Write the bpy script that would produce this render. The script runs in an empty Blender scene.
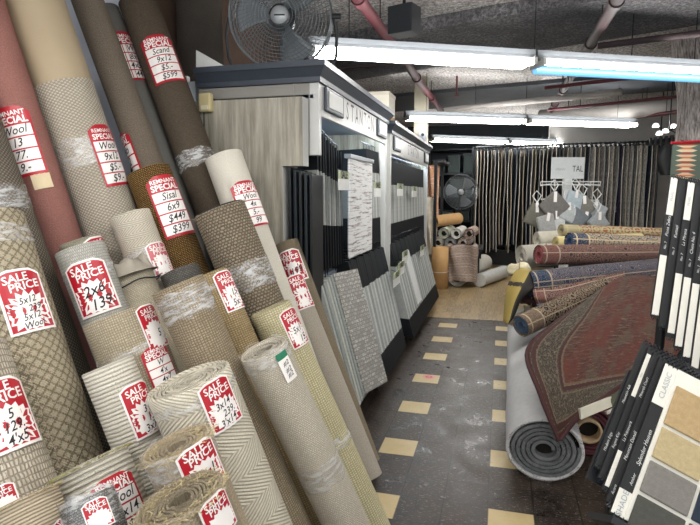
import bpy, bmesh, math, random
from mathutils import Vector, Matrix
from mathutils import noise as mnoise
PI = math.pi
C = bpy.context.scene.collection
# ------------------------------------------------------------------ camera
FPX = 550.0; CW, CH = 700.0, 525.0
PH = math.atan(150.0/FPX); TH = math.atan(68.5/FPX)
EYE = Vector((0, 0, 1.62))
FW = Vector((-math.sin(PH)*math.cos(TH), math.cos(PH)*math.cos(TH), -math.sin(TH)))
RT = Vector((math.cos(PH), math.sin(PH), 0)); UP = RT.cross(FW)
cam_data = bpy.data.cameras.new('camera'); cam = bpy.data.objects.new('camera', cam_data); C.objects.link(cam)
cam_data.sensor_width = 36; cam_data.lens = FPX/CW*36; cam_data.clip_start = .05
cam.matrix_world = Matrix(((RT.x, UP.x, -FW.x, EYE.x), (RT.y, UP.y, -FW.y, EYE.y), (RT.z, UP.z, -FW.z, EYE.z), (0, 0, 0, 1)))
bpy.context.scene.camera = cam
sc = bpy.context.scene
sc.view_settings.view_transform = 'Standard'; sc.view_settings.look = 'None'
sc.view_settings.exposure = EXPOSURE = 1.42
sc.view_settings.gamma = 1; sc.view_settings.use_curve_mapping = False
# ------------------------------------------------------------------ world
W = bpy.data.worlds.new('shop_ambient'); sc.world = W; W.use_nodes = True
W.node_tree.nodes['Background'].inputs[0].default_value = (.96, .98, 1, 1)
W.node_tree.nodes['Background'].inputs[1].default_value = 0.55
TUBE = 17.0

def ray(u, v): return FW + RT*((u-CW/2)/FPX) - UP*((v-CH/2)/FPX)
def pd(u, v, z): return EYE + ray(u, v)*z                       # a point at a given distance along the view
def pZ(u, v, Z): r = ray(u, v); return EYE + r*((Z-EYE.z)/r.z)
def pX(u, v, X): r = ray(u, v); return EYE + r*(X/r.x)
def pY(u, v, Y): r = ray(u, v); return EYE + r*(Y/r.y)

# ------------------------------------------------------------------ materials
def lin(c):
    return tuple((x/12.92 if x <= .04045 else ((x+.055)/1.055)**2.4) for x in c)
def hx(s): return lin(tuple(int(s[i:i+2], 16)/255 for i in (0, 2, 4)))
def c4(c):
    if isinstance(c, str): c = hx(c)
    return (c[0], c[1], c[2], 1)
class NT:
    def __init__(s, name):
        s.m = bpy.data.materials.new(name); s.m.use_nodes = True; s.t = s.m.node_tree
        s.b = s.t.nodes['Principled BSDF']
    def n(s, typ, **kw):
        x = s.t.nodes.new('ShaderNode'+typ)
        for k, v in kw.items(): setattr(x, k, v)
        return x
    def l(s, a, b): s.t.links.new(a, b)
    def math(s, op, a, b=None, c=None):
        x = s.n('Math', operation=op)
        for i, q in enumerate((a, b, c)):
            if q is None: continue
            if hasattr(q, 'is_linked'): s.l(q, x.inputs[i])
            else: x.inputs[i].default_value = q
        return x.outputs[0]
    def mix(s, f, a, b, mode='MIX'):
        x = s.n('Mix', data_type='RGBA', blend_type=mode)
        for q, i in ((f, 0), (a, 6), (b, 7)):
            if hasattr(q, 'is_linked'): s.l(q, x.inputs[i])
            elif i == 0: x.inputs[0].default_value = q
            else: x.inputs[i].default_value = c4(q)
        return x.outputs[2]
    def uv(s):
        t = s.n('TexCoord'); sp = s.n('SeparateXYZ'); s.l(t.outputs['UV'], sp.inputs[0])
        return t.outputs['UV'], sp.outputs[0], sp.outputs[1]
    def obj(s):
        t = s.n('TexCoord'); sp = s.n('SeparateXYZ'); s.l(t.outputs['Object'], sp.inputs[0])
        return t.outputs['Object'], sp.outputs
    def noise(s, vec, scale, detail=4, rough=.6):
        x = s.n('TexNoise'); x.inputs['Scale'].default_value = scale; x.inputs['Detail'].default_value = detail
        x.inputs['Roughness'].default_value = rough; s.l(vec, x.inputs['Vector']); return x.outputs[0]
    def ramp(s, f, stops):
        x = s.n('ValToRGB'); s.l(f, x.inputs[0]); e = x.color_ramp.elements
        while len(e) < len(stops): e.new(.5)
        for q, (p, c) in zip(e, stops): q.position = p; q.color = c4(c)
        return x.outputs[0]
    def col(s, c): 
        if hasattr(c, 'is_linked'): s.l(c, s.b.inputs['Base Color'])
        else: s.b.inputs['Base Color'].default_value = c4(c)
    def set(s, rough=None, metal=None, spec=None):
        for k, v in (('Roughness', rough), ('Metallic', metal), ('Specular IOR Level', spec)):
            if v is None: continue
            if hasattr(v, 'is_linked'): s.l(v, s.b.inputs[k])
            else: s.b.inputs[k].default_value = v
    def bump(s, h, dist=.004, strength=1):
        x = s.n('Bump'); x.inputs['Distance'].default_value = dist; x.inputs['Strength'].default_value = strength
        s.l(h, x.inputs['Height']); s.l(x.outputs[0], s.b.inputs['Normal'])
def mat(name, c, rough=.6, metal=0, spec=.5, var=.08, scale=12, bump=0):
    k = NT(name); v, _ = k.obj(); nz = k.noise(v, scale)
    c = hx(c) if isinstance(c, str) else c
    k.col(k.mix(nz, tuple(x*(1-var*1.6) for x in c), tuple(min(1, x*(1+var*1.6)) for x in c)))
    k.set(rough, metal, spec)
    if bump: k.bump(k.noise(v, scale*6), bump)
    return k.m
def emat(name, c, st):
    k = NT(name); k.col((0.8, .8, .8)); k.b.inputs['Emission Color'].default_value = c4(c); k.b.inputs['Emission Strength'].default_value = st
    return k.m
GAIN = 1.32
def carpet(name, c1, c2, cm, bw=.012, bh=.008, kind='brick', mortar=.0022, bump=.004, off=.5, var=.25, keep=False):
    """woven floor covering: colour and relief from the sheet's own metres (UV)"""
    a1, a2, mm_ = hx(c1), hx(c2), hx(cm)
    if not keep: cm = tuple(q*.85+w*.15*.8 for q, w in zip(mm_, a2)); c1, c2 = a1, a2; cm, c1, c2 = [tuple(min(1, (q*.84+sum(c)/3*.16)*GAIN) for q in c) for c in (cm, c1, c2)]
    k = NT(name); uv, u, v = k.uv()
    ns = k.ramp(k.noise(uv, 160, 3, .7), [(.35, (0, 0, 0)), (.65, (1, 1, 1))]); nl = k.noise(uv, 7, 3)
    if kind in ('brick', 'rib'):
        add = k.n('VectorMath', operation='ADD'); sc_ = k.n('VectorMath', operation='SCALE')
        nn = k.n('TexNoise'); nn.inputs['Scale'].default_value = 45; k.l(uv, nn.inputs['Vector'])
        k.l(nn.outputs[1], sc_.inputs[0]); sc_.inputs['Scale'].default_value = min(bw, bh)*(1.0 if kind == 'brick' else .35)
        k.l(uv, add.inputs[0]); k.l(sc_.outputs[0], add.inputs[1])
        b = k.n('TexBrick'); b.offset = off; k.l(add.outputs[0], b.inputs['Vector'])
        b.inputs['Color1'].default_value = c4(c1); b.inputs['Color2'].default_value = c4(c2); b.inputs['Mortar'].default_value = c4(cm)
        b.inputs['Scale'].default_value = 1; b.inputs['Mortar Size'].default_value = mortar; b.inputs['Mortar Smooth'].default_value = .6
        b.inputs['Brick Width'].default_value = bw; b.inputs['Row Height'].default_value = bh; b.inputs['Bias'].default_value = 0
        base = b.outputs[0]; hgt = k.math('SUBTRACT', 1.0, b.outputs[1])
    elif kind == 'trellis':
        f = PI/bw
        uu = k.math('ADD', u, k.math('MULTIPLY', ns, .010)); vv = k.math('ADD', v, k.math('MULTIPLY', k.noise(uv, 90, 2), .012))
        s1 = k.math('ABSOLUTE', k.math('SINE', k.math('MULTIPLY', k.math('ADD', uu, vv), f)))
        s2 = k.math('ABSOLUTE', k.math('SINE', k.math('MULTIPLY', k.math('SUBTRACT', uu, vv), f)))
        mn = k.math('MINIMUM', s1, s2)
        dots = k.math('MULTIPLY', k.math('SINE', k.math('MULTIPLY', u, 620.0)), k.math('SINE', k.math('MULTIPLY', v, 620.0)))
        q = k.math('ADD', mn, k.math('MULTIPLY', dots, .16))
        fac = k.ramp(k.math('ADD', q, k.math('MULTIPLY', ns, .2)), [(0.22, (0, 0, 0)), (.62, (1, 1, 1))])
        base = k.mix(fac, cm, k.mix(ns, c1, c2)); hgt = k.math('MULTIPLY', fac, k.math('ADD', .5, k.math('MULTIPLY', dots, .5)))
    elif kind == 'herring':
        tri = k.math('PINGPONG', v, bh)
        s = k.math('SINE', k.math('MULTIPLY', k.math('ADD', k.math('MULTIPLY', u, .55), tri), 2*PI/bw))
        ln = k.math('LESS_THAN', k.math('PINGPONG', v, bh), bh*.06)
        fac = k.ramp(k.math('MULTIPLY_ADD', s, .5, .5), [(.15, (0, 0, 0)), (.6, (1, 1, 1))])
        base = k.mix(fac, cm, k.mix(ns, c1, c2)); hgt = fac
    elif kind == 'dots':
        s = k.math('MULTIPLY', k.math('SINE', k.math('MULTIPLY', u, 2*PI/bw)), k.math('SINE', k.math('MULTIPLY', v, 2*PI/bh)))
        fac = k.ramp(k.math('ADD', s, k.math('MULTIPLY', ns, .5)), [(.15, (0, 0, 0)), (.75, (1, 1, 1))])
        base = k.mix(fac, cm, k.mix(ns, c1, c2)); hgt = fac
    else:
        base = k.mix(k.ramp(ns, [(.35, (0, 0, 0)), (.65, (1, 1, 1))]), c1, c2); hgt = ns
    base = k.mix(k.math('MULTIPLY', nl, var), base, cm)
    k.col(base); k.set(.92, 0, .12); k.bump(k.math('ADD', hgt, k.math('MULTIPLY', ns, .35)), bump, .9)
    return k.m
def persian(name, field, border, accent, pale, f=1.0, along=None):
    """patterned pile rug: uv in metres, u across the border direction"""
    k = NT(name); uv, u, v = k.uv()
    vo = k.n('TexVoronoi'); vo.inputs['Scale'].default_value = 15*f; vo.inputs['Randomness'].default_value = .35; k.l(uv, vo.inputs['Vector'])
    d = vo.outputs['Distance']; ns = k.noise(uv, 60*f, 5, .8)
    rings = k.math('SINE', k.math('MULTIPLY', k.math('ADD', d, k.math('MULTIPLY', ns, .28)), 24.0))
    rings = k.math('MULTIPLY_ADD', rings, .5, .5); a = k.ramp(rings, [(.16, accent), (.32, field), (.46, pale), (.60, pale), (.80, border)])
    lt = lambda x, w: k.math('LESS_THAN', k.math('ABSOLUTE', x), w)
    lines = k.math('MAXIMUM', lt(k.math('SUBTRACT', u, .035), .006), k.math('MAXIMUM', lt(k.math('SUBTRACT', u, .16), .007), lt(k.math('SUBTRACT', k.math('PINGPONG', v, .11), .03), .004)))
    mid = k.math('LESS_THAN', u, .16)
    b = k.mix(mid, a, k.ramp(rings, [(.35, border), (.5, pale), (.65, border)]))
    b = k.mix(lines, b, pale)
    b = k.mix(k.ramp(ns, [(.5, (0, 0, 0)), (.8, (.6, .6, .6))]), b, accent)
    k.col(b); k.set(.95, 0, .1); k.bump(ns, .003, .6)
    return k.m

# ------------------------------------------------------------------ mesh helpers
class MB:
    def __init__(s): s.v = []; s.f = []; s.uv = []; s.mi = []
    def face(s, vs, uvs=None, mi=0):
        i = len(s.v); s.v += [tuple(p) for p in vs]; s.f.append(tuple(range(i, i+len(vs)))); s.uv.append(uvs); s.mi.append(mi)
    def box(s, lo, hi, M=None, mi=0):
        x0, y0, z0 = lo; x1, y1, z1 = hi
        p = [Vector(q) for q in ((x0,y0,z0),(x1,y0,z0),(x1,y1,z0),(x0,y1,z0),(x0,y0,z1),(x1,y0,z1),(x1,y1,z1),(x0,y1,z1))]
        if M: p = [M @ q for q in p]
        i = len(s.v); s.v += [tuple(q) for q in p]
        for f in ((0,3,2,1),(4,5,6,7),(0,1,5,4),(1,2,6,5),(2,3,7,6),(3,0,4,7)):
            s.f.append(tuple(i+j for j in f)); s.uv.append(None); s.mi.append(mi)
    def grid(s, rows, closed=False, mi=0, uvf=None, flip=False):
        """rows of points -> quads; closed joins each row's ends"""
        i = len(s.v); n = len(rows[0]); m = len(rows)
        for r in rows: s.v += [tuple(p) for p in r]
        for a in range(m-1):
            for b in range(n if closed else n-1):
                c = (b+1) % n
                q = (i+a*n+b, i+a*n+c, i+(a+1)*n+c, i+(a+1)*n+b)
                if flip: q = q[::-1]
                s.f.append(q); s.mi.append(mi)
                if uvf:
                    w = [uvf(a, b), uvf(a, b+1), uvf(a+1, b+1), uvf(a+1, b)]
                    s.uv.append(w[::-1] if flip else w)
                else: s.uv.append(None)
    def tube(s, pts, r, n=8, caps=True, mi=0, closed=False):
        pts = [Vector(p) for p in pts]; rows = []; N = len(pts); prev = None; L = 0; ls = []
        for i, p in enumerate(pts):
            if closed: t = pts[(i+1) % N]-pts[i-1]
            else: t = pts[min(i+1, N-1)]-pts[max(i-1, 0)]
            t.normalize()
            if prev is None:
                a = Vector((0, 0, 1)) if abs(t.z) < .9 else Vector((1, 0, 0)); x = t.cross(a).normalized()
            else: x = (prev-t*prev.dot(t)).normalized()
            prev = x; y = t.cross(x); rr = r(i/(N-1)) if callable(r) else r
            rows.append([p+(x*math.cos(2*PI*k/n)+y*math.sin(2*PI*k/n))*rr for k in range(n)])
            if i: L += (pts[i]-pts[i-1]).length
            ls.append(L)
        if closed: rows.append(rows[0]); ls.append(L)
        rad = r(0) if callable(r) else r
        s.grid(rows, True, mi, uvf=lambda a, b: (2*PI*rad*b/n, ls[a]))
        if caps and not closed: s.face(rows[0][::-1], None, mi); s.face(rows[-1], None, mi)
    def lathe(s, prof, n=24, M=None, mi=0, uvm=True):
        rows = []
        for r_, z in prof:
            row = [Vector((r_*math.cos(2*PI*k/n), r_*math.sin(2*PI*k/n), z)) for k in range(n)]
            rows.append([M @ q for q in row] if M else row)
        R = max(p[0] for p in prof)
        s.grid(rows, True, mi, uvf=lambda a, b: (2*PI*R*b/n, prof[a][1]+prof[a][0]))
    def build(s, name, m, parent=None, smooth=False, weld=False):
        me = bpy.data.meshes.new(name); me.from_pydata(s.v, [], s.f)
        ul = me.uv_layers.new(name='UVMap'); li = 0
        for p, w, mi in zip(me.polygons, s.uv, s.mi):
            p.material_index = mi; p.use_smooth = smooth
            if w is None:
                n_ = p.normal; 
                for k_ in p.loop_indices:
                    q = me.vertices[me.loops[k_].vertex_index].co
                    ul.data[k_].uv = (q.y, q.z) if abs(n_.x) > .6 else ((q.x, q.z) if abs(n_.y) > .6 else (q.x, q.y))
            else:
                for k_, c_ in zip(p.loop_indices, w): ul.data[k_].uv = c_
        for x in (m if isinstance(m, (list, tuple)) else [m]): me.materials.append(x)
        if weld:
            b = bmesh.new(); b.from_mesh(me); bmesh.ops.remove_doubles(b, verts=b.verts, dist=.0002); b.to_mesh(me); b.free()
        o = bpy.data.objects.new(name, me); C.objects.link(o)
        if parent: o.parent = parent
        return o
def tag(o, label, cat, group=None, kind=None):
    if label: o['label'] = label
    if cat: o['category'] = cat
    if group: o['group'] = group
    if kind: o['kind'] = kind
    return o
def thing(name, label, cat, loc=(0, 0, 0), rot=None, group=None):
    o = bpy.data.objects.new(name, None); C.objects.link(o); o.location = loc; o.empty_display_size = .1
    if rot is not None: o.rotation_euler = rot if not isinstance(rot, Matrix) else rot.to_euler()
    return tag(o, label, cat, group)
def struct(o): o['kind'] = 'structure'; return o
def copy_tree(o, parent=None):
    c = o.copy(); C.objects.link(c); c.parent = parent
    for ch in KIDS.get(o.name, []): copy_tree(ch, c)
    return c
KIDS = {}
def kids(o):
    KIDS[o.name] = list(o.children)
    for c in o.children: kids(c)
def bevel(o, w, seg=2):
    m = o.modifiers.new('bevel', 'BEVEL'); m.width = w; m.segments = seg; m.limit_method = 'ANGLE'; return o
_tx = {}
def text_mesh(s, size=1, shear=0, bold=0, align='CENTER'):
    key = (s, shear, bold, align)
    if key not in _tx:
        cu = bpy.data.curves.new('lettering', 'FONT'); cu.body = s; cu.size = 1; cu.shear = shear; cu.offset = bold
        cu.align_x = align; cu.align_y = 'CENTER'; cu.resolution_u = 2
        ob = bpy.data.objects.new('lettering', cu); me = bpy.data.meshes.new_from_object(ob)
        _tx[key] = ([v.co.copy() for v in me.vertices], [tuple(p.vertices) for p in me.polygons])
        bpy.data.objects.remove(ob); bpy.data.meshes.remove(me); bpy.data.curves.remove(cu)
    return _tx[key]
def add_text(mb, s, f, cx, cy, size, rot=0, sx=1, shear=0, bold=0, mi=0, align='CENTER'):
    """f maps a flat (x, y) to a 3D point"""
    vs, fs = text_mesh(s, 1, shear, bold, align); i = len(mb.v); ca, sa = math.cos(rot), math.sin(rot)
    for v in vs:
        x, y = v.x*size*sx, v.y*size; mb.v.append(tuple(f(cx+x*ca-y*sa, cy+x*sa+y*ca)))
    for q in fs: mb.f.append(tuple(i+j for j in q)); mb.uv.append(None); mb.mi.append(mi)

# shared materials
M_white = mat('white_paint', 'd9d9d6', .5); M_black = mat('black_card', '16191d', .45, var=.15)
M_ink = mat('marker_ink', '101012', .6); M_red = mat('tag_red', 'b01426', .35, var=.05); M_paper = mat('tag_paper', 'f1ece8', .35, var=.02)
M_faded = mat('tag_red_faded', 'c05c62', .3, var=.08); M_green = mat('tag_green', '2c7a5c', .4); M_dark = mat('dark_metal', '24272b', .4, .6)
M_grey_metal = mat('grey_metal', '9a9fa3', .35, .7); M_kraft = mat('kraft_cardboard', 'b08a5a', .8, var=.12); M_jute = mat('jute_backing', '9d8f74', .95, var=.2, scale=60, bump=.002)
M_hollow_shade = mat('painted_hollow_shade', '1c1915', .95)  # near-black colour that paints the shade inside hollow ends
def plastic():
    k = NT('clear_plastic_wrap'); v, xyz = k.obj(); tr = k.n('BsdfTransparent'); gl = k.n('BsdfGlossy'); gl.inputs['Roughness'].default_value = .32
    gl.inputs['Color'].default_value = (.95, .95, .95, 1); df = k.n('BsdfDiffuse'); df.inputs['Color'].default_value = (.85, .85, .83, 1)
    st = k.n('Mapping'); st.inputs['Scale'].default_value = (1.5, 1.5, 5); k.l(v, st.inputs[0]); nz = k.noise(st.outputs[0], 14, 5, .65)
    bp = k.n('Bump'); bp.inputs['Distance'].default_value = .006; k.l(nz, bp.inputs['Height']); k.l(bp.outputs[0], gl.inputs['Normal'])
    a = k.n('MixShader'); k.l(k.ramp(nz, [(.45, (.04,.04,.04)), (.60, (.40,.40,.40))]), a.inputs[0]); k.l(tr.outputs[0], a.inputs[1]); k.l(df.outputs[0], a.inputs[2])  # diffuse white streaks paint the film's soft highlights
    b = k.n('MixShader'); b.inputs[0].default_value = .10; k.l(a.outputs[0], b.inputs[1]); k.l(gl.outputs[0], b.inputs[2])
    k.l(b.outputs[0], k.t.nodes['Material Output'].inputs[0]); return k.m
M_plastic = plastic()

# ------------------------------------------------------------------ room shell
T = .2286
def floor_mat():
    k = NT('black_and_cream_floor_tiles'); v, xyz = k.obj(); X, Y = xyz[0], xyz[1]
    tx = k.math('DIVIDE', k.math('ADD', X, .70), T); ty = k.math('DIVIDE', k.math('ADD', Y, -3.345+T/2+30*T), T)
    ix = k.math('FLOOR', tx); iy = k.math('FLOOR', ty)
    lx = k.math('LESS_THAN', k.math('ABSOLUTE', k.math('MODULO', k.math('ADD', ix, 300.0), 3.0)), .5)
    ly = k.math('LESS_THAN', k.math('ABSOLUTE', k.math('MODULO', k.math('ADD', iy, 300.0), 3.0)), .5)
    light = k.math('MULTIPLY', lx, ly)
    fx = k.math('FRACT', tx); fy = k.math('FRACT', ty)
    e = k.math('MINIMUM', k.math('MINIMUM', fx, k.math('SUBTRACT', 1.0, fx)), k.math('MINIMUM', fy, k.math('SUBTRACT', 1.0, fy)))
    seam = k.math('LESS_THAN', e, .018)
    st = k.n('Mapping'); st.inputs['Scale'].default_value = (1, 3.2, 1); st.inputs['Rotation'].default_value = (0, 0, .5); k.l(v, st.inputs[0])
    n1 = k.noise(v, 5, 6, .7); n2 = k.noise(st.outputs[0], 38, 4, .75); n3 = k.noise(v, 1.3, 3)
    cell = k.n('TexWhiteNoise', noise_dimensions='2D'); cv = k.n('CombineXYZ'); k.l(ix, cv.inputs[0]); k.l(iy, cv.inputs[1]); k.l(cv.outputs[0], cell.inputs['Vector'])
    dark = k.mix(cell.outputs[0], '1f1815', '2c231e'); dark = k.mix(k.ramp(n1, [(.42, (0,0,0)), (.6, (.8,.8,.8))]), dark, '41372f')
    dark = k.mix(k.ramp(n2, [(.585, (0,0,0)), (.64, (.8,.8,.8))]), dark, '9a9288')
    lite = k.mix(n1, 'c9b489', 'a99468')
    col = k.mix(light, dark, lite); col = k.mix(k.math('MULTIPLY', seam, .75), col, '17130f')
    k.col(col); rg = k.math('MULTIPLY_ADD', k.ramp(n1, [(.38, (0,0,0)), (.66, (1,1,1))]), .22, .27); k.set(rg, 0, .22)
    k.bump(k.math('ADD', k.math('MULTIPLY', n3, 1.2), k.math('SUBTRACT', k.math('MULTIPLY', n2, .15), k.math('MULTIPLY', seam, .3))), .006, .6)
    return k.m
def wood_mat(name, a, b, gx=1.2, gy=14, seamx=0, seamy=0, rough=.45):
    k = NT(name); v, xyz = k.obj(); mp = k.n('Mapping'); mp.inputs['Scale'].default_value = (gx, gx, .5); k.l(v, mp.inputs[0])
    nz = k.noise(mp.outputs[0], 3, 6, .65); k.col(k.mix(k.ramp(nz, [(.38, (0,0,0)), (.62, (1,1,1))]), a, b)); k.set(rough, 0, .4); return k.m
def plank_mat():
    k = NT('wood_plank_vinyl'); v, xyz = k.obj(); mp = k.n('Mapping'); mp.inputs['Rotation'].default_value = (0, 0, PI/2); k.l(v, mp.inputs[0])
    b = k.n('TexBrick'); b.offset = .37; k.l(mp.outputs[0], b.inputs['Vector']); b.inputs['Scale'].default_value = 1
    b.inputs['Brick Width'].default_value = .9; b.inputs['Row Height'].default_value = .12; b.inputs['Mortar Size'].default_value = .003
    b.inputs['Color1'].default_value = c4('97805c'); b.inputs['Color2'].default_value = c4('6a543a'); b.inputs['Mortar'].default_value = c4('6b5236')
    m2 = k.n('Mapping'); m2.inputs['Scale'].default_value = (14, 1.5, 1); k.l(v, m2.inputs[0]); nz = k.noise(m2.outputs[0], 3, 5, .7)
    k.col(k.mix(k.ramp(nz, [(.44, (0,0,0)), (.58, (.7,.7,.7))]), b.outputs[0], 'a8946f')); k.set(.3, 0, .4); return k.m
WY = 7.18
def slab(name, lo, hi, m):
    b = MB(); b.box(lo, hi); return struct(b.build(name, m))
slab('floor', (-2.6, -1.6, -.06), (7.2, WY, 0), floor_mat())
slab('floor', (-2.6, WY, -.06), (7.2, 15.2, .003), plank_mat())
def ceil_mat():
    k = NT('sprayed_ceiling'); v, xyz = k.obj(); n1 = k.noise(v, 26, 5, .8); n2 = k.noise(v, 1.2, 4, .6)
    c = k.ramp(n1, [(.38, '656262'), (.5, 'a6a3a1'), (.6, 'd8d5d2')]); c = k.mix(k.ramp(n2, [(.4, (0,0,0)), (.75, (.6,.6,.6))]), c, '57504e')
    k.col(c); k.set(.95, 0, .1); k.bump(n1, .03, 1); return k.m
M_ceil = ceil_mat()
slab('ceiling', (-2.6, -1.6, 3.42), (7.2, 15.2, 3.5), M_ceil)
def beam_mat():
    k = NT('grey_speckled_beam'); v, xyz = k.obj(); n1 = k.noise(v, 30, 5, .8); n2 = k.noise(v, 2, 4, .6)
    c = k.ramp(n1, [(.38, '3d3c3e'), (.5, '5c5b5d'), (.62, '7d7b7c')]); c = k.mix(k.ramp(n2, [(.45, (0,0,0)), (.6, (.5,.5,.5))]), c, '3f3e40'); k.col(c); k.set(.95, 0, .1); k.bump(n1, .02, 1); return k.m
M_beam = beam_mat()  # speckled grey, darker than the sprayed ceiling
def beam(name, pts, z0, z1, m):
    b = MB(); lo = [Vector((p.x, p.y, z0)) for p in pts]; hi = [Vector((p.x, p.y, z1)) for p in pts]
    b.face(lo); b.face(hi[::-1]); n = len(pts)
    for i in range(n): b.face([lo[i], hi[i], hi[(i+1) % n], lo[(i+1) % n]])
    return struct(b.build(name, m))
A_, B_, C_, D_ = pZ(440, 27, 3.3), pZ(640, -7, 3.3), pZ(700, 25, 3.3), pZ(600, 41, 3.3)
def ext(a, b, t): return a+(b-a)*t
beam('trim_1', [ext(A_, B_, -1.2), ext(A_, B_, 2.0), ext(D_, C_, 2.6), ext(D_, C_, -4.2)], 3.3, 3.42, M_beam)
A_, B_ = pZ(403, 97, 3.36), pZ(520, 86, 3.36); A_ = Vector((-2.5, A_.y+.1, 3.36)); B_ = ext(A_, B_, 2.6)
beam('trim_2', [A_, B_, B_+Vector((0, 1.7, 0)), A_+Vector((0, 1.7, 0))], 3.36, 3.42, mat('dark_beam', '33363b', .9, var=.25, scale=7))
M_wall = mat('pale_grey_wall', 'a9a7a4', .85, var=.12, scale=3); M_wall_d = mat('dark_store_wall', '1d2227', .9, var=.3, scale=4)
M_brick = mat('brown_brick_wall', '584438', .9, var=.25, scale=5, bump=.01)
slab('wall_left', (-2.62, -1.6, 0), (-2.5, 3.35, 3.42), mat('bluish_white_wall', 'c3c9d6', .8, var=.05, scale=3))
slab('wall_left', (-2.62, 3.35, 0), (-2.5, 15.2, 3.42), M_brick)
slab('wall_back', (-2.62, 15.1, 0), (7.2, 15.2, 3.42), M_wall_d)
slab('wall_right', (7.1, -1.6, 0), (7.2, 15.2, 3.42), M_wall)
slab('wall_back', (1.0, 13.45, 0), (7.1, 13.55, 3.42), M_wall)

# column with rough plaster, right
def column():
    k = NT('rough_plaster_column'); v, xyz = k.obj(); mp = k.n('Mapping'); mp.inputs['Scale'].default_value = (6, 6, 1.3); k.l(v, mp.inputs[0])
    nz = k.noise(mp.outputs[0], 5, 6, .75); k.col(k.ramp(nz, [(.36, '6d6460'), (.5, 'b5adaa'), (.62, 'e0dbd8')])); k.set(.9, 0, .2); k.bump(nz, .05, 1)
    p = pd(716, 100, 6.3); b = MB(); rows = []
    for i in range(26):
        z = i/25*3.42; fl = .38+.10*max(0, (z-2.7)/.7)
        rows.append([Vector((p.x+math.cos(a)*(fl+.03*mnoise.noise((math.cos(a)*2, math.sin(a)*2, z*2))), p.y+math.sin(a)*(fl+.03*mnoise.noise((math.cos(a)*2, math.sin(a)*2, z*2))), z)) for a in [2*PI*j/36 for j in range(36)]])
    b.grid(rows, True); o = b.build('trim_3', k.m, smooth=True); struct(o)
column()

# ------------------------------------------------------------------ pipes
M_pipe = mat('red_pipe_paint', '48171f', .65, var=.25, scale=6); M_pipe2 = mat('dull_grey_pipe', '8d8986', .6, var=.2, scale=5); M_pipe3 = mat('brown_iron_pipe', '2f2224', .8, var=.2)
def pipe(label, p, q, r, m, collars=0, name='sprinkler_pipe', grp=None, hangers=2):
    o = thing(name, label, 'pipe', p, None, grp); d = q-p
    b = MB(); b.tube([Vector((0,0,0))+d*t for t in (0, .25, .5, .75, 1)], r, 14); b.build('pipe_run', m, o, True)
    for i in range(collars):
        c = d*((i+.5)/collars); t = d.normalized(); b = MB(); b.tube([c-t*r*.9, c+t*r*.9], r*1.28, 14); b.build('pipe_coupling', m, o, True)
    for i in range(hangers):
        c = d*((i+.4)/hangers); b = MB(); b.tube([c, Vector((c.x, c.y, 3.42-p.z))], .006, 6); b.build('pipe_hanger', M_dark, o)
    return o
PA0 = pZ(360, 0, 3.16); PA0.y -= .8
pipe('thick red pipe under the ceiling running away above the grey cabinets', PA0, Vector((PA0.x, 11.5, 3.16)), .05, M_pipe, 5)
def at3(u, v, Z): return pZ(u, v, Z)
pB0 = at3(617, 0, 3.12); pB0.y -= .6
pipe('thick dark red pipe running away over the middle of the first light', pB0, Vector((pB0.x, at3(548, 110, 3.12).y, 3.12)), .048, mat('dark_red_pipe_paint', '301d20', .65, var=.25, scale=6), 5)
def pipez(label, a, b, Z, r, m, **k): pipe(label, at3(*a, Z), at3(*b, Z), r, m, **k)
pipez('thin dark red cross pipe nearest overhead, above right end of first light', (598, 46), (790, 22), 3.05, .03, M_pipe3)
pipez('thin brown cross pipe passing behind the black box fan and thick red pipe', (235, 78), (455, 57), 3.1, .018, M_pipe3)
pipez('thin dark red cross pipe just behind the first light', (545, 88), (672, 73), 3.0, .024, M_pipe)
pipez('long thin bright red cross pipe above the second light', (548, 110), (740, 90), 2.95, .022, M_pipe)
pipez('short bright red pipe stub above the right end of second light', (632, 118), (682, 111), 2.9, .028, M_pipe)
pipez('pale grey pipe crossing under the dark beam above second light', (445, 110), (622, 92), 3.05, .045, M_pipe2, name='grey_pipe')
pipez('broad pale duct below the ceiling in front of the rear rug rack', (540, 118), (700, 104), 3.02, .14, M_pipe2, name='air_duct')
# sprinkler drop
o = thing('ceiling_sprinkler', 'small red sprinkler drop hanging from the ceiling behind the first light', 'sprinkler', at3(457, 76, 3.42))
b = MB(); b.tube([(0,0,0), (0,0,-.28)], .014, 8); b.build('drop_pipe', M_pipe, o, True); b = MB(); b.lathe([(0,-.28),(.03,-.29),(.03,-.31),(0,-.32)], 12); b.build('nozzle', M_pipe, o, True)

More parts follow.
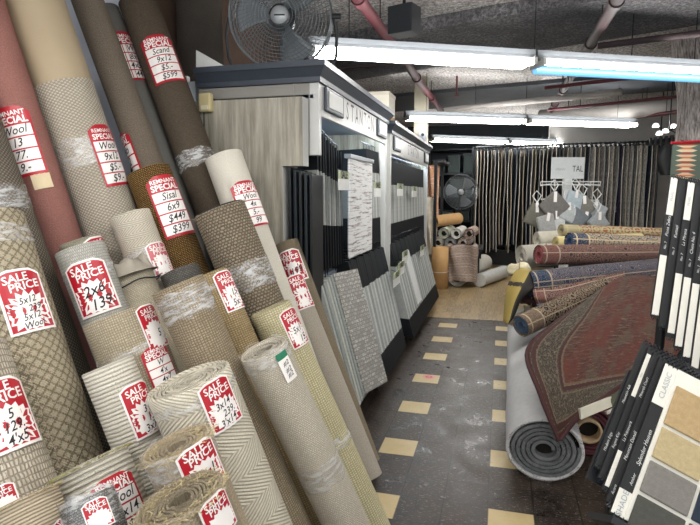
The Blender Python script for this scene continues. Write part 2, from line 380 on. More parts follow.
# ------------------------------------------------------------------ fluorescent fixtures
M_tube = emat('lit_tube', (1, .985, .95), TUBE); M_tube_b = emat('lit_blue_tube', (.15, .40, .72), .55)
M_tube_b.node_tree.nodes['Principled BSDF'].inputs['Base Color'].default_value = (.03, .10, .2, 1); M_hous = mat('grey_fixture_enamel', '606468', .5)
def fixture(p0, ang, label, blue=False, L=3.76):
    o = thing('ceiling_light', label, 'light', p0, (0, 0, ang), 'fluorescent strip lights')
    for s in range(2):
        x0, x1 = s*L/2+.01, (s+1)*L/2-.01
        b = MB()   # channel with sloping sides
        pr = [(-.06, 0), (-.06, .012), (-.045, .05), (-.045, .09), (.045, .09), (.045, .05), (.06, .012), (.06, 0)]
        b.grid([[Vector((x, a, c)) for a, c in pr] for x in (x0, x1)])
        b.face([Vector((x0, a, c)) for a, c in pr]); b.face([Vector((x1, a, c)) for a, c in pr][::-1])
        b.face([Vector((x0, -.06, 0)), Vector((x0, .06, 0)), Vector((x1, .06, 0)), Vector((x1, -.06, 0))])
        b.build('housing', M_hous, o)
        for k_, yy in enumerate((-.085, .085)):
            bl = blue and s == 1 and k_ == 1; b = MB(); b.tube([(x0+.05, yy, -.05 if bl else -.02), (x1-.05, yy, -.05 if bl else -.02)], .036 if bl else .028, 12); b.build('tube', M_tube_b if (blue and s == 1 and k_ == 1) else M_tube, o, True)
        for xx in (x0+.02, x1-.05):
            b = MB(); b.box((xx, -.115, -.045), (xx+.03, .115, .012)); b.build('lamp_holder', M_white, o)
    for xx in (.35, L/2, L-.35):
        b = MB(); b.tube([(xx, 0, .10), (xx, 0, 3.42-p0.z)], .004, 5); b.build('hanging_chain', M_dark, o)
    return o
FZ = 2.76
def fix_px(u, v, lu, lv, label, blue=False, L=3.76):
    a = pZ(u, v, FZ); c = pZ(lu, lv, FZ); d = c-a
    return fixture(a, math.atan2(d.y, d.x), label, blue, L)
fix_px(306, 49, 700, 71, 'long fluorescent light nearest overhead, its right half with one blue tube', True, 3.98)
fix_px(404, 117, 640, 124.5, 'second fluorescent light back, ending beside the beige box', L=4.0)
fix_px(430, 139, 604, 145, 'rearmost fluorescent light in front of the hanging rugs')
for x, y, l in ((-2.2, -.2, 'fluorescent light overhead behind the camera, over the leaning rolls'), (1.6, 1.6, 'fluorescent light overhead to the right of the camera, above the sample folders')):
    fixture(Vector((x, y, FZ)), .45, l)

ROLLS = {1: ((-1.556, 1.252, 1.143), (-0.965, 1.111, 0.0), 0.118), 2: ((-1.191, 1.086, 0.819), (-0.705, 0.938, 0.0), 0.089), 3: ((-1.019, 1.124, 0.827), (-0.52, 0.946, 0.0), 0.068), 4: ((-1.16, 1.301, 0.825), (-0.693, 1.184, 0.0), 0.108), 5: ((-0.74, 1.12, 0.877), (-0.462, 1.227, 0.0), 0.112), 6: ((-0.859, 1.293, 0.923), (-0.562, 1.408, 0.0), 0.099), 7: ((-0.948, 1.507, 1.028), (-0.615, 1.635, 0.0), 0.138), 8: ((-1.245, 1.501, 1.053), (-0.801, 1.486, 0.0), 0.085), 9: ((-1.356, 1.702, 1.175), (-0.882, 1.71, 0.0), 0.127), 10: ((-1.116, 1.73, 1.294), (-0.623, 1.873, 0.0), 0.096), 11: ((-1.205, 2.105, 1.271), (-0.604, 2.055, 0.0), 0.084), 12: ((-1.395, 2.179, 1.274), (-0.79, 2.107, 0.0), 0.089), 13: ((-1.312, 2.412, 1.541), (-0.685, 2.462, 0.0), 0.128), 14: ((-0.984, 2.249, 1.109), (-0.499, 2.316, 0.0), 0.097), 15: ((-0.804, 1.769, 1.069), (-0.432, 2.024, 0.0), 0.088), 16: ((-1.288, 3.202, 1.313), (-0.695, 2.996, 0.0), 0.079), 17: ((-1.185, 3.009, 1.112), (-0.643, 2.836, 0.0), 0.077), 18: ((-1.714, 2.434, 1.73), (-1.043, 2.438, 0.0), 0.111), 19: ((-2.218, 2.251, 2.65), (-1.473, 2.474, 0.0), 0.144), 20: ((-2.273, 2.007, 2.65), (-1.643, 2.237, 0.0), 0.093), 21: ((-2.275, 2.593, 2.969), (-1.172, 2.619, 0.0), 0.082), 22: ((-2.267, 2.874, 2.678), (-1.198, 2.786, 0.0), 0.085), 23: ((-2.082, 2.926, 2.731), (-0.969, 2.792, 0.0), 0.111), 25: ((-1.489, 2.799, 1.823), (-0.757, 2.687, 0.0), 0.106), 26: ((-2.23, 1.859, 2.126), (-1.461, 1.847, 0.0), 0.113), 27: ((-1.623, 1.834, 1.403), (-1.091, 1.842, 0.0), 0.096), 28: ((-1.682, 2.232, 1.52), (-1.096, 2.236, 0.0), 0.095), 29: ((-1.558, 2.03, 1.257), (-1.048, 2.036, 0.0), 0.109), 30: ((-1.81, 2.048, 1.411), (-1.337, 2.124, 0.0), 0.089), 31: ((-1.815, 1.569, 1.514), (-1.173, 1.429, 0.0), 0.146)}
ORD = ['first', 'second', 'third', 'fourth', 'fifth', 'sixth', 'seventh', 'eighth', 'ninth', 'tenth', 'eleventh', 'twelfth', '13th', '14th', '15th', '16th', '17th', '18th', '19th', '20th', '21st', '22nd', '23rd', '24th', '25th', '26th', '27th', '28th', '29th', '30th', '31st', '32nd', '33rd', '34th', '35th', '36th', '37th', '38th', '39th', '40th', '41st', '42nd', '43rd', '44th', '45th', '46th', '47th', '48th']
# ------------------------------------------------------------------ grey display cabinets
M_oak = wood_mat('grey_washed_oak', '7f7a6d', 'b0aa9c', 7, 7, rough=.5); M_oakl = mat('light_cabinet_edge', 'c0c0bd', .4, var=.03)
M_corn = mat('slate_cornice', '3c434d', .45, var=.08); M_frieze = mat('grey_frieze', '8c8983', .6, var=.05); M_inner = mat('cabinet_interior', '8f9aa6', .5, var=.04)
M_led = emat('cabinet_led', (.80, .92, 1), 14)
def cornice(mb, pts, z):   # stepped crown moulding along a path, offsets point outwards
    prof = [(0, -.022), (.016, -.022), (.018, .008), (.052, .058), (.06, .064), (.06, .098), (0, .098)]
    rows = []
    for p, n in pts: rows.append([Vector((p[0]+n[0]*a, p[1]+n[1]*a, z+c)) for a, c in prof])
    mb.grid(rows); 
def cabinet(label, X0, X1, Y0, Y1, ztop, sign, near):
    o = thing('display_cabinet', label, 'display cabinet', ((X0+X1)/2, (Y0+Y1)/2, 0)); ox, oy = o.location.x, o.location.y
    Mo = Matrix.Translation((-ox, -oy, 0))
    def part(name, boxes, m, bv=.004, par=o):
        b = MB()
        for lo, hi in boxes: b.box(lo, hi, Mo)
        q = b.build(name, m, par); bevel(q, bv); return q
    zt = ztop-.098
    part('back_panel', [((X0, Y0+.03, .1), (X0+.03, Y1-.03, zt))], M_inner)
    part('side_panel', [((X0, Y1-.05, .1), (X1-.06, Y1, zt))], M_oak)
    part('side_panel', [((X0, Y0, .1), (X1-.16, Y0+.05, zt)), ((X1-.16, Y0, 1.86), (X1-.06, Y0+.05, zt))], M_oak if not near else M_frieze)
    part('top_panel', [((X0, Y0, zt-.12), (X1-.03, Y1, zt-.09)), ((X0, Y0, zt-.03), (X1, Y1, zt))], M_inner)
    part('shelf', [((X0+.03, Y0+.05, 1.02), (X1-.10, Y1-.05, 1.05))], M_inner)
    f = part('front_frame', [((X1-.06, Y0, 1.86 if near else .1), (X1, Y0+.055, zt)), ((X1-.06, Y1-.07, .1), (X1, Y1, zt)), ((X1-.03, Y0+.055, zt-.22), (X1, Y1-.07, zt))], M_oakl)
    part('kick_board', [((X0+.05, Y0+.02, 0), (X1+.10, Y1-.02, .10))], M_grey_metal)
    for ya in (Y0+.10, Y1-.50):
        q = part('plaque', [((X1, ya, zt-.18), (X1+.022, ya+.40, zt-.03))], M_corn, .008)
        part('plaque_panel', [((X1+.022, ya+.04, zt-.155), (X1+.027, ya+.36, zt-.05))], M_oakl, .002, q)
    b = MB(); ym = (Y0+Y1)/2
    for k, ch in enumerate(sign): add_text(b, ch, lambda a, c: Mo @ Vector((X1+.003, a, c)), ym+(k-(len(sign)-1)/2)*.135, zt-.11, .18, 0, .8, 0, .0)
    b.build('sign_lettering', mat('sign_grey', '33373c', .5), o)
    b = MB(); V = lambda x, y: (x, y); pts = [((X0, Y0), (0, -1)), ((X1, Y0), (1, -1)), ((X1, Y1), (1, 1)), ((X0, Y1), (0, 1))]
    bb = MB(); cornice(bb, pts, zt); bb.v = [tuple(Mo @ Vector(p)) for p in bb.v]; bb.face([Mo @ Vector((a[0]+n[0]*.058, a[1]+n[1]*.058, ztop-.002)) for a, n in pts]); bb.build('cornice', M_corn, o)
    b = MB(); b.box((X1-.10, Y0+.12, zt-.145), (X1-.06, Y1-.14, zt-.122), Mo); b.build('led_strip', M_led, o)
    return o
c1 = cabinet('tall grey oak display cabinet nearest the rolls, its sign reading STANTON', -1.92, -1.10, 3.30, 5.42, 2.42, 'STANTON', True)
c2 = cabinet('second tall grey display cabinet, further down the aisle', -1.92, -1.10, 5.60, 8.60, 2.35, 'STANTON', False)
# projecting end panel of the first cabinet
b = MB(); P_ = lambda u, v: pY(u, v, 3.2)
b.box((-1.99, 3.19, .0), (-1.30, 3.29, 2.20)); b.box((-1.30, 3.19, 1.79), (-1.165, 3.29, 2.20))
o = b.build('end_panel', [M_oak, M_oakl]); tag(o, 'large grey oak end panel before the near cabinet side, notched at its right', 'panel')
for p in o.data.polygons:
    if p.normal.x > .9: p.material_index = 1

# sample boards hanging in racks
M_bd = [mat('board_grey_%d' % k, c, .85, var=.15, scale=40) for k, c in enumerate(('a3a5a1', '8f9391', 'b0b0aa', '858988'))]
M_lbl = mat('label_print', '8d959c', .5)
BN = {}
def board(name, label, group, Y, xt, zt, xb, zb, depth, th, fr, m, yaw=0, cover=None, notch=0):
    """hanging board seen edge on: black head, carpet middle, black foot; (xt,zt)-(xb,zb) is its front edge"""
    BN[group] = BN.get(group, 0)+1; label = label.replace('grey sample board with black head and foot', 'grey black-ended board')+', '+ORD[BN[group]-1]+' from the near end'
    o = thing(name, label, 'sample board', (xt, Y, zt), None, group)
    d = Vector((xb-xt, 0, zb-zt)); back = Vector((-math.cos(yaw)*depth, math.sin(yaw)*depth, 0)); n = Vector((math.sin(yaw), math.cos(yaw), 0))*th
    def seg(nm, a, c, mm, ex=0):
        p = [d*a+Vector((ex, 0, 0)), d*c+Vector((ex, 0, 0)), d*c+back, d*a+back]; b = MB()
        f0 = p; f1 = [q+n for q in p]
        b.face(f0); b.face(f1[::-1])
        for i in range(4): b.face([f0[i], f1[i], f1[(i+1) % 4], f0[(i+1) % 4]])
        return b.build(nm, mm, o)
    seg('head_strip', 0, fr[0], M_black); seg('carpet_sample', fr[0], fr[1], m); seg('foot_strip', fr[1], 1, M_black)
    b = MB(); b.tube([Vector((-.03, th*.5, 0)), Vector((-.03, th*.5, .05)), Vector((-.06, th*.5, .07))], .004, 5); b.build('hook', M_dark, o)
    return o
rg = random.Random(5)
# upper racks
y = 3.42
for k in range(10):
    board('sample_board', 'grey sample board with black head and foot, upper left rack of near cabinet', 'boards at the left of the near cabinet upper rack', y, -1.16+.008*rg.random(), 2.03-.012*k+.01*rg.random(), -1.14, 1.10, .45, .012, (.28, .66), M_bd[k % 4], .35); y += .062
def wdark():
    k = NT('distressed_white_print'); v, xyz = k.obj(); mp = k.n('Mapping'); mp.inputs['Scale'].default_value = (1.2, 1.2, 24); k.l(v, mp.inputs[0]); n = k.noise(mp.outputs[0], 2.4, 6, .8)
    k.col(k.ramp(n, [(.36, '4b474a'), (.43, 'a59a98'), (.48, 'dcdcdb')])); k.set(.8); return k.m
o = thing('rug_sample', 'large white sample board with scratchy dark lines hanging in near cabinet', 'sample board', (-1.08, 3.93, 1.88))
b = MB(); b.box((-.012, 0, -.74), (.012, .72, 0)); q = b.build('sample_face', wdark(), o); bevel(q, .01); b = MB(); b.box((-.03, -.02, .0), (.02, .74, .03)); b.build('top_bar', M_grey_metal, o)
y = 4.84
for k in range(8):
    board('sample_board', 'grey sample board with black head and foot, upper right rack of near cabinet', 'boards at the right of the near cabinet upper rack', y, -1.17, 2.02, -1.14, 1.10, .45, .03, (.22, .68), M_bd[(k+1) % 4], .35); y += .062
y = 5.76
for k in range(34):
    board('sample_board', 'grey sample board with black head and foot, upper rack of far cabinet', 'boards in the far cabinet upper rack', y, -1.17, 1.98, -1.14, .98, .45, .035, (.26, .68), M_bd[(k*7+1) % 3], .35); y += .082
# lower racks leaning outwards
def lower(y0, y1, n, where, z1, zb, xb):
    for k in range(n):
        t = k/(n-1); y = y0+(y1-y0)*t
        board('sample_board', where, 'boards in the '+('near' if y0 < 5 else 'far')+' cabinet lower rack', y, -1.10, z1+.03*math.sin(k*1.7)*.2, xb, zb, .40, .03, (.24, .80), M_bd[(k*5) % 4], .25)
lower(3.98, 5.22, 22, 'grey sample board with black head and foot, lower rack of near cabinet', 1.11, .12, -.86)
lower(5.62, 8.0, 34, 'grey sample board with black head and foot, lower rack of far cabinet', 1.10, .12, -.84)
# patterned boards at the near end of the lower rack
def dash():
    k = NT('grey_dashed_weave'); uv, u, v = k.uv(); b = k.n('TexBrick'); b.inputs['Scale'].default_value = 1; b.inputs['Brick Width'].default_value = .05; b.inputs['Row Height'].default_value = .028; b.inputs['Mortar Size'].default_value = .004
    b.inputs['Color1'].default_value = c4('c3c0b8'); b.inputs['Color2'].default_value = c4('8b8883'); b.inputs['Mortar'].default_value = c4('7e7b77'); k.l(uv, b.inputs['Vector']); n = k.noise(uv, 70, 3)
    k.col(k.mix(k.ramp(n, [(.42, (0,0,0)), (.55, (1,1,1))]), '84817c', b.outputs[0])); k.set(.9); return k.m
M_dash = dash()
for k in range(6):
    o = thing('patterned_sample_board', 'grey dashed-weave sample board, lower rack end beside the rolls'+(' and frontmost' if k == 5 else ', '+ORD[k]+' behind'), 'sample board', (-1.13-.0*k, 3.42+.055*k, 1.02+.008*k), None, None if k == 5 else 'dashed boards behind the front one')
    b = MB(); w = .03 if k < 5 else .30; d = Vector((.24, 0, -.86)); n_ = Vector((.10 if k == 5 else .0, w, 0)); bk = Vector((-.32, 0, -.02)) if k < 5 else Vector((-.03, .0, -.01))
    p = [Vector((0,0,0)), d, d+n_, n_]; f1 = [q+bk for q in p]; b.face(p, [(0, 0), (0, .9), (.3, .9), (.3, 0)]); b.face(f1[::-1])
    for i in range(4): b.face([p[i], f1[i], f1[(i+1) % 4], p[(i+1) % 4]][::-1])
    b.build('carpet_sample', M_dash if k == 5 else M_bd[k % 3], o); b = MB(); b.tube([Vector((-.03, w/2, 0)), Vector((-.03, w/2, .05))], .004, 5); b.build('hook', M_dark, o)
# white panel among the far lower boards
o = thing('white_sample_board', 'single white sample board among grey ones, lower rack of far cabinet', 'sample board', (-1.06, 6.25, .95)); b = MB(); M_ = Matrix.Rotation(-.27, 4, 'Y'); b.box((0, 0, -.62), (.012, .28, 0), M_); b.build('board_face', M_white, o)
b = MB(); b.tube([(0, .14, 0), (-.03, .14, .05)], .004, 5); b.build('hook', M_dark, o)
# dark glossy slabs in the notch
M_slab = mat('dark_glossy_slab', '2e3338', .18, .2, var=.3, scale=3)
for k in range(5):
    o = thing('dark_sample_slab', 'tall dark glossy slab standing in the notch of the end panel', 'slab', (-1.275+.032*k, 3.215+.008*k, .0), None, 'slabs in the panel notch'); b = MB(); b.box((0, 0, 0.02), (.018, .22, 1.78-.01*k)); q = b.build('slab_face', M_slab if k % 2 else M_black, o); bevel(q, .003)
    b = MB(); b.box((-.002, -.01, 0), (.02, .23, .02)); b.build('foot', M_black, o)
# paper shelf tags reading SALE
def sale_card(p, label, w=.2, h=.075):
    o = thing('sale_card', label, 'price card', p, None, None); b = MB(); b.box((0, 0, 0), (.006, w, h)); q = b.build('card', M_white, o)
    b = MB(); b.box((0, 0, h), (.007, w, h*1.75)); b.build('green_header', mat('sage_header', 'a9b08f', .5), o)
    b = MB(); add_text(b, 'SALE', lambda a, c: Vector((.009, a, c)), w/2, h*1.36, .075, 0, 1, 0, .03); b.build('lettering', M_ink, o)
    b = MB(); b.tube([(0, w/2, h*1.7), (-.05, w/2, h*1.9)], .003, 5); b.build('clip', M_dark, o)
for (u, v, X, s) in ((338, 190, -1.05, 'left of the white scratchy board in near cabinet'), (374, 197, -1.05, 'right of the white scratchy board in near cabinet'), (397, 196, -1.05, 'at the near end of the far cabinet upper rack'), (412, 197, -1.05, 'midway along the far cabinet upper rack'),
                     (393, 288, -.93, 'lowest one on the far cabinet lower rack'), (398, 277, -.95, 'middle one on the far cabinet lower rack'), (402, 265, -.97, 'highest one on the far cabinet lower rack near end'), (420, 257, -.98, 'far end of the far cabinet lower rack')):
    sale_card(pX(u, v, X), 'small white and green SALE card, '+s, w=.26 if u < 380 else .34)
# box on top of the cabinets, pillar, wall switch
p = pX(388, 116, -1.15)
o = thing('storage_box', 'tall beige box standing on top of the far cabinet at its near end', 'box', (-1.16, 5.66, 2.35)); b = MB(); b.box((-.30, -.02, 0.07), (.03, .32, .30)); q = b.build('carton', mat('beige_carton', 'c2bdb0', .7), o); bevel(q, .004); b = MB(); b.box((-.305, -.025, .27), (.035, .325, .305)); b.build('lid', mat('beige_lid', 'b5afa1', .7), o)
b = MB(); b.box((-.30, -.02, 0), (.03, .32, .07)); b.build('base', M_kraft, o)
slab('trim_4', (-1.35, 8.75, 0), (-1.15, 8.95, 3.42), mat('pale_post', '7f7a6c', .7))
b = MB(); o = thing('wall_switch', 'small grey switch box on the pale post behind the far cabinet', 'switch', pY(423, 137, 8.74)); b.box((-.06, -.03, -.1), (.06, .005, .1)); q = b.build('switch_box', M_grey_metal, o); bevel(q, .008); b = MB(); b.tube([(0, -.03, .03), (0, -.05, .03)], .025, 10); b.build('knob', M_dark, o)

# ------------------------------------------------------------------ fans
def wire_fan(name, label, p, R, aim, stand):
    z = (EYE-p).normalized() if aim is None else aim; x = Vector((0, 0, 1)).cross(z).normalized(); yv = z.cross(x)
    M3 = Matrix((x, yv, z)).transposed(); o = thing(name, label, 'fan', (p.x, p.y, p.z), None); M = M3.to_4x4()
    b = MB()
    for rr, dz in [(R, 0), (R*.995, .05), (R, -.10)]: b.tube([M @ Vector((rr*math.cos(t), rr*math.sin(t), dz)) for t in [2*PI*k/40 for k in range(40)]], R*.016, 5, closed=True)
    def dome(q, s): return s*(.055+.07*math.sqrt(max(0, 1-(q/R)**2)))-.02
    for j in range(1, 12):
        q = R*(.2+.78*j/12); b.tube([M @ Vector((q*math.cos(t), q*math.sin(t), dome(q, 1))) for t in [2*PI*k/36 for k in range(36)]], .0024, 3, closed=True)
    for k in range(64 if R > .3 else 48):
        t = 2*PI*k/64; b.tube([M @ Vector((q*math.cos(t+.5*q/R), q*math.sin(t+.5*q/R), dome(q, 1))) for q in (R*.18, R*.5, R*.8, R)], .0024, 3, False)
        if k % 3 == 0: b.tube([M @ Vector((q*math.cos(t), q*math.sin(t), dome(q, -1)-.05)) for q in (R*.15, R*.6, R)], .0024, 3, False)
    b.build('wire_cage', mat('cage_wire', '5d6266', .4, .4), o)
    for k in range(3):
        b = MB(); rows = []
        for a in range(7):
            t = 2*PI*k/3+.9*a/6+.3; rows.append([M @ Vector((q*R*math.cos(t+.2*q), q*R*math.sin(t+.2*q), (-.045+.09*a/6)*(1-.4*q)-.02)) for q in (.15, .35, .6, .82, .9-.05*abs(a-3)/3)])
        b.grid(rows); w = b.build('fan_blade', mat('blade_grey', '7d8387', .4, .1), o, True); s_ = w.modifiers.new('s', 'SOLIDIFY'); s_.thickness = .003
    b = MB(); b.lathe([(0, .075), (.055, .074), (.062, .06), (.062, .03)], 24, M); w = b.build('hub_badge', mat('silver_badge', 'b9bdc0', .35, .3), o, True)
    b = MB(); b.box((-.035, -.005, .0752), (.035, .005, .077), M); b.build('badge_print', M_ink, w)
    b = MB(); b.lathe([(0, -.16), (.08, -.15), (.09, -.02), (0, -.02)], 20, M); b.build('motor', M_dark, o, True)
    if stand == 'low':
        b = MB(); zb = 2.425-p.z; b.tube([M @ Vector((-R*1.03, 0, 0)), M @ Vector((-R*1.10, -.1, 0)), M @ Vector((-R*1.08, -R*.75, 0)), Vector((M @ Vector((-R*.95, 0, 0))).to_tuple()[:2]+(zb+.012,)), Vector((M @ Vector((-R*.3, 0, -.10))).to_tuple()[:2]+(zb+.012,)), Vector((M @ Vector((R*.3, 0, -.10))).to_tuple()[:2]+(zb+.012,)),
            Vector((M @ Vector((R*.95, 0, 0))).to_tuple()[:2]+(zb+.012,)), M @ Vector((R*1.08, -R*.75, 0)), M @ Vector((R*1.10, -.1, 0)), M @ Vector((R*1.03, 0, 0))], .011, 8); b.build('floor_stand', M_black, o, True)
        b = MB(); b.tube([M @ Vector((R*1.0, 0, 0)), M @ Vector((R*1.18, 0, 0))], .02, 10); b.build('tilt_knob', M_black, o)
        b = MB(); b.tube([M @ Vector((0, 0, -.12)), Vector((M @ Vector((0, 0, -.12))).to_tuple()[:2]+(zb+.01,))], .012, 8); b.build('stay', M_black, o)
    else:
        b = MB(); q = M @ Vector((0, 0, -.14)); b.tube([q, Vector((q.x, q.y, -p.z+.03))], .022, 10); b.build('pole', M_dark, o, True)
        b = MB(); b.lathe([(0, .04-p.z), (.05, .04-p.z), (.24, .015-p.z), (.24, .004-p.z), (0, .004-p.z)], 28, Matrix.Translation((q.x, q.y, 0))); b.build('base_plate', M_dark, o, True)
    return o
wire_fan('floor_fan', 'large black wire floor fan sitting on top of the near cabinet', pY(281, 17, 3.55)+Vector((0, 0, .0)), .335, Vector((.25, -1, -.12)).normalized(), 'low')
wire_fan('pedestal_fan', 'dim pedestal fan in the dark corner left of the hanging rugs', pd(461, 192, 11.6), .36, Vector((.1, -1, 0)).normalized(), 'tall')
# black box hung below ceiling
p = pd(404, 20, 3.9); o = thing('black_box_speaker', 'black box hanging under the thick red pipe, top centre', 'speaker', p, (0, 0, -.3)); b = MB(); b.box((-.095, -.07, -.10), (.095, .08, .09)); q = b.build('box_body', mat('dull_black_plastic', '23272c', .6), o); bevel(q, .006); b = MB(); b.tube([(0, 0, .09), (0, 0, 3.42-p.z)], .012, 8); b.build('bracket', M_dark, o)

# white shelf end, thermostat, wall column of carpet
o = thing('shelf_end', 'white metal shelf end with a triangular bracket beside the dark brown roll', 'shelf', (-2.03, 3.36, 0))
b = MB(); b.box((-.43, 0, 0), (-.01, .04, 2.40)); q = b.build('upright_panel', M_white, o); bevel(q, .004)
b = MB(); b.box((-.01, .0, 1.9), (.05, .42, 2.36)); b.build('side_panel', mat('pale_blue_white', 'c6ccd0', .5), o)
pa, pb, pc = [pY(u, v, 3.3)-Vector((-2.03, 3.36, 0)) for u, v in ((196, 50), (224, 66), (196, 71))]
b = MB(); f0 = [pa, pb, pc]; f1 = [q+Vector((0, .04, 0)) for q in f0]; b.face(f0); b.face(f1[::-1]); 
for i in range(3): b.face([f0[i], f1[i], f1[(i+1) % 3], f0[(i+1) % 3]])
b.build('bracket', M_white, o)
p = pY(204, 102, 3.14); o = thing('thermostat', 'small cream thermostat box between shelf end and grey panel', 'thermostat', p); b = MB(); b.box((-.042, 0, -.058), (.042, .05, .058)); q = b.build('case', mat('aged_cream_plastic', 'c8ba8c', .5, var=.03), o); bevel(q, .012, 3)
b = MB(); b.box((-.02, -.004, -.045), (.025, .002, -.02)); b.build('cover_window', mat('pale_window', 'ddd6bf', .3), o); b = MB(); b.tube([(-.02, .03, -.05), (-.03, .03, -.5), (-.015, .03, -p.z+.02)], .004, 6); b.build('cable', M_dark, o)
b = MB(); b.box((-.03, .05, -.03), (.03, .18, .03)); b.build('mount', M_dark, o)
def upright():
    a = pY(186, 20, 3.98); r = .175; o = thing('standing_carpet_roll', 'rough grey-brown roll standing upright above the white shelf bracket', 'carpet roll', (-2.30, 4.0, 0))
    b = MB(); rows = [[Vector((r*(1+.03*mnoise.noise((math.cos(t), math.sin(t), z*3)))*math.cos(t), r*math.sin(t), z)) for t in [2*PI*k/40 for k in range(40)]] for z in [0.0+3.3*j/20 for j in range(21)]]
    b.grid(rows, True, uvf=lambda a, c: (c*.03, a*.165)); b.face(rows[-1]); b.build('outer_wrap', carpet('rough_grey_brown', '6f665e', '5b534c', '433d38', kind='plain', bump=.008, var=.6), o, True)
    b = MB(); b.tube([(0, 0, 3.3), (0, 0, 3.34)], r*.5, 24); b.build('wound_layers', M_jute, o)
upright()
# shelves and bright cloths behind the far cabinet
o = thing('storage_rack', 'tall dark rack in the shadows at the back left', 'rack', (-.4, 14.4, 0)); b = MB()
for z in (.3, .9, 1.5, 2.1, 2.7): b.box((-1.4, -.3, z), (2.6, .3, z+.04))
b.build('shelf_boards', M_dark, o)
for x in (-1.4, 0, 1.3, 2.57):
    b = MB(); b.box((x, -.3, 0), (x+.05, -.25, 3.0)); b.build('post', M_dark, o)
rg = random.Random(9)
for z in (.34, .94, 1.54, 2.14):
    x = -1.3; nb = 0
    while x < .5:
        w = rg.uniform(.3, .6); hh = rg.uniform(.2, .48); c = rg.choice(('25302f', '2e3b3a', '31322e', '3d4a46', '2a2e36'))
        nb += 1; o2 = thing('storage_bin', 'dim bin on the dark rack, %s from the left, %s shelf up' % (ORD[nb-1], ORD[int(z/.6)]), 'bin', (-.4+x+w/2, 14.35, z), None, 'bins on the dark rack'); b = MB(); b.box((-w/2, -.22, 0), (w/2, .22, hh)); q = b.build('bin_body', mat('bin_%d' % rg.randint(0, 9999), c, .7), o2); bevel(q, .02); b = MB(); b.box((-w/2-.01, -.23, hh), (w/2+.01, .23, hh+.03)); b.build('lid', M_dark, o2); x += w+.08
M_or = persian('orange_cloth', 'c0603a', 'c9a37c', 'd98f6a', 'e0d5c4', 1.2); M_cr = mat('cream_cloth', 'c9bfae', .9, var=.3, scale=9); M_pk = persian('pink_cloth', 'a98578', 'cdbfae', '7d6a63', 'e2d8cc', 1.5)
def hang_cloth(name, label, u, v, Y, w, hgt, m, th=.07, yaw=0):
    p = pY(u, v, Y); o = thing(name, label, 'cloth', p, (0, 0, yaw)); b = MB(); rows = []
    for i in range(14):
        z = -hgt*i/13; ring = []
        for k in range(28):
            t = 2*PI*k/28; ring.append(Vector((math.copysign(abs(math.cos(t))**.6, math.cos(t))*w/2*(1+.12*mnoise.noise((z*4, t, Y))), math.sin(t)*th*(1+.5*math.sin(5*t+z*6)), z+.02*math.sin(t*3))))
        rows.append(ring)
    b.grid(rows, True, uvf=lambda a, c: (c*.02, a*.06)); b.face(rows[0]); b.face(rows[-1][::-1]); b.build('folds', m, o, True); b = MB(); b.tube([(-w*.35, 0, .01), (w*.35, 0, .01)], .012, 6); b.build('hanging_rod', M_dark, o); return o
hang_cloth('hanging_cloth', 'orange patterned cloth hanging behind the far cabinet', 434, 166, 10.4, .20, 1.05, M_or)
hang_cloth('hanging_cloth', 'cream cloth hanging low beside the far cabinet end', 430, 198, 9.6, .16, 1.0, M_cr)
hang_cloth('hanging_cloth', 'pink and cream bundled cloth under the orange one', 431, 222, 10.0, .22, .5, M_pk, .1)
o = thing('cloth_stand', 'slim dark stand holding the bright cloths behind the far cabinet', 'stand', (-1.06, 10.2, 0)); b = MB(); b.box((-.05, -.7, 2.15), (.12, .45, 2.19)); b.build('rail', M_dark, o)
for yy in (-.7, .4):
    b = MB(); b.box((-.05, yy, 0), (0, yy+.05, 2.15)); b.build('post', M_dark, o)

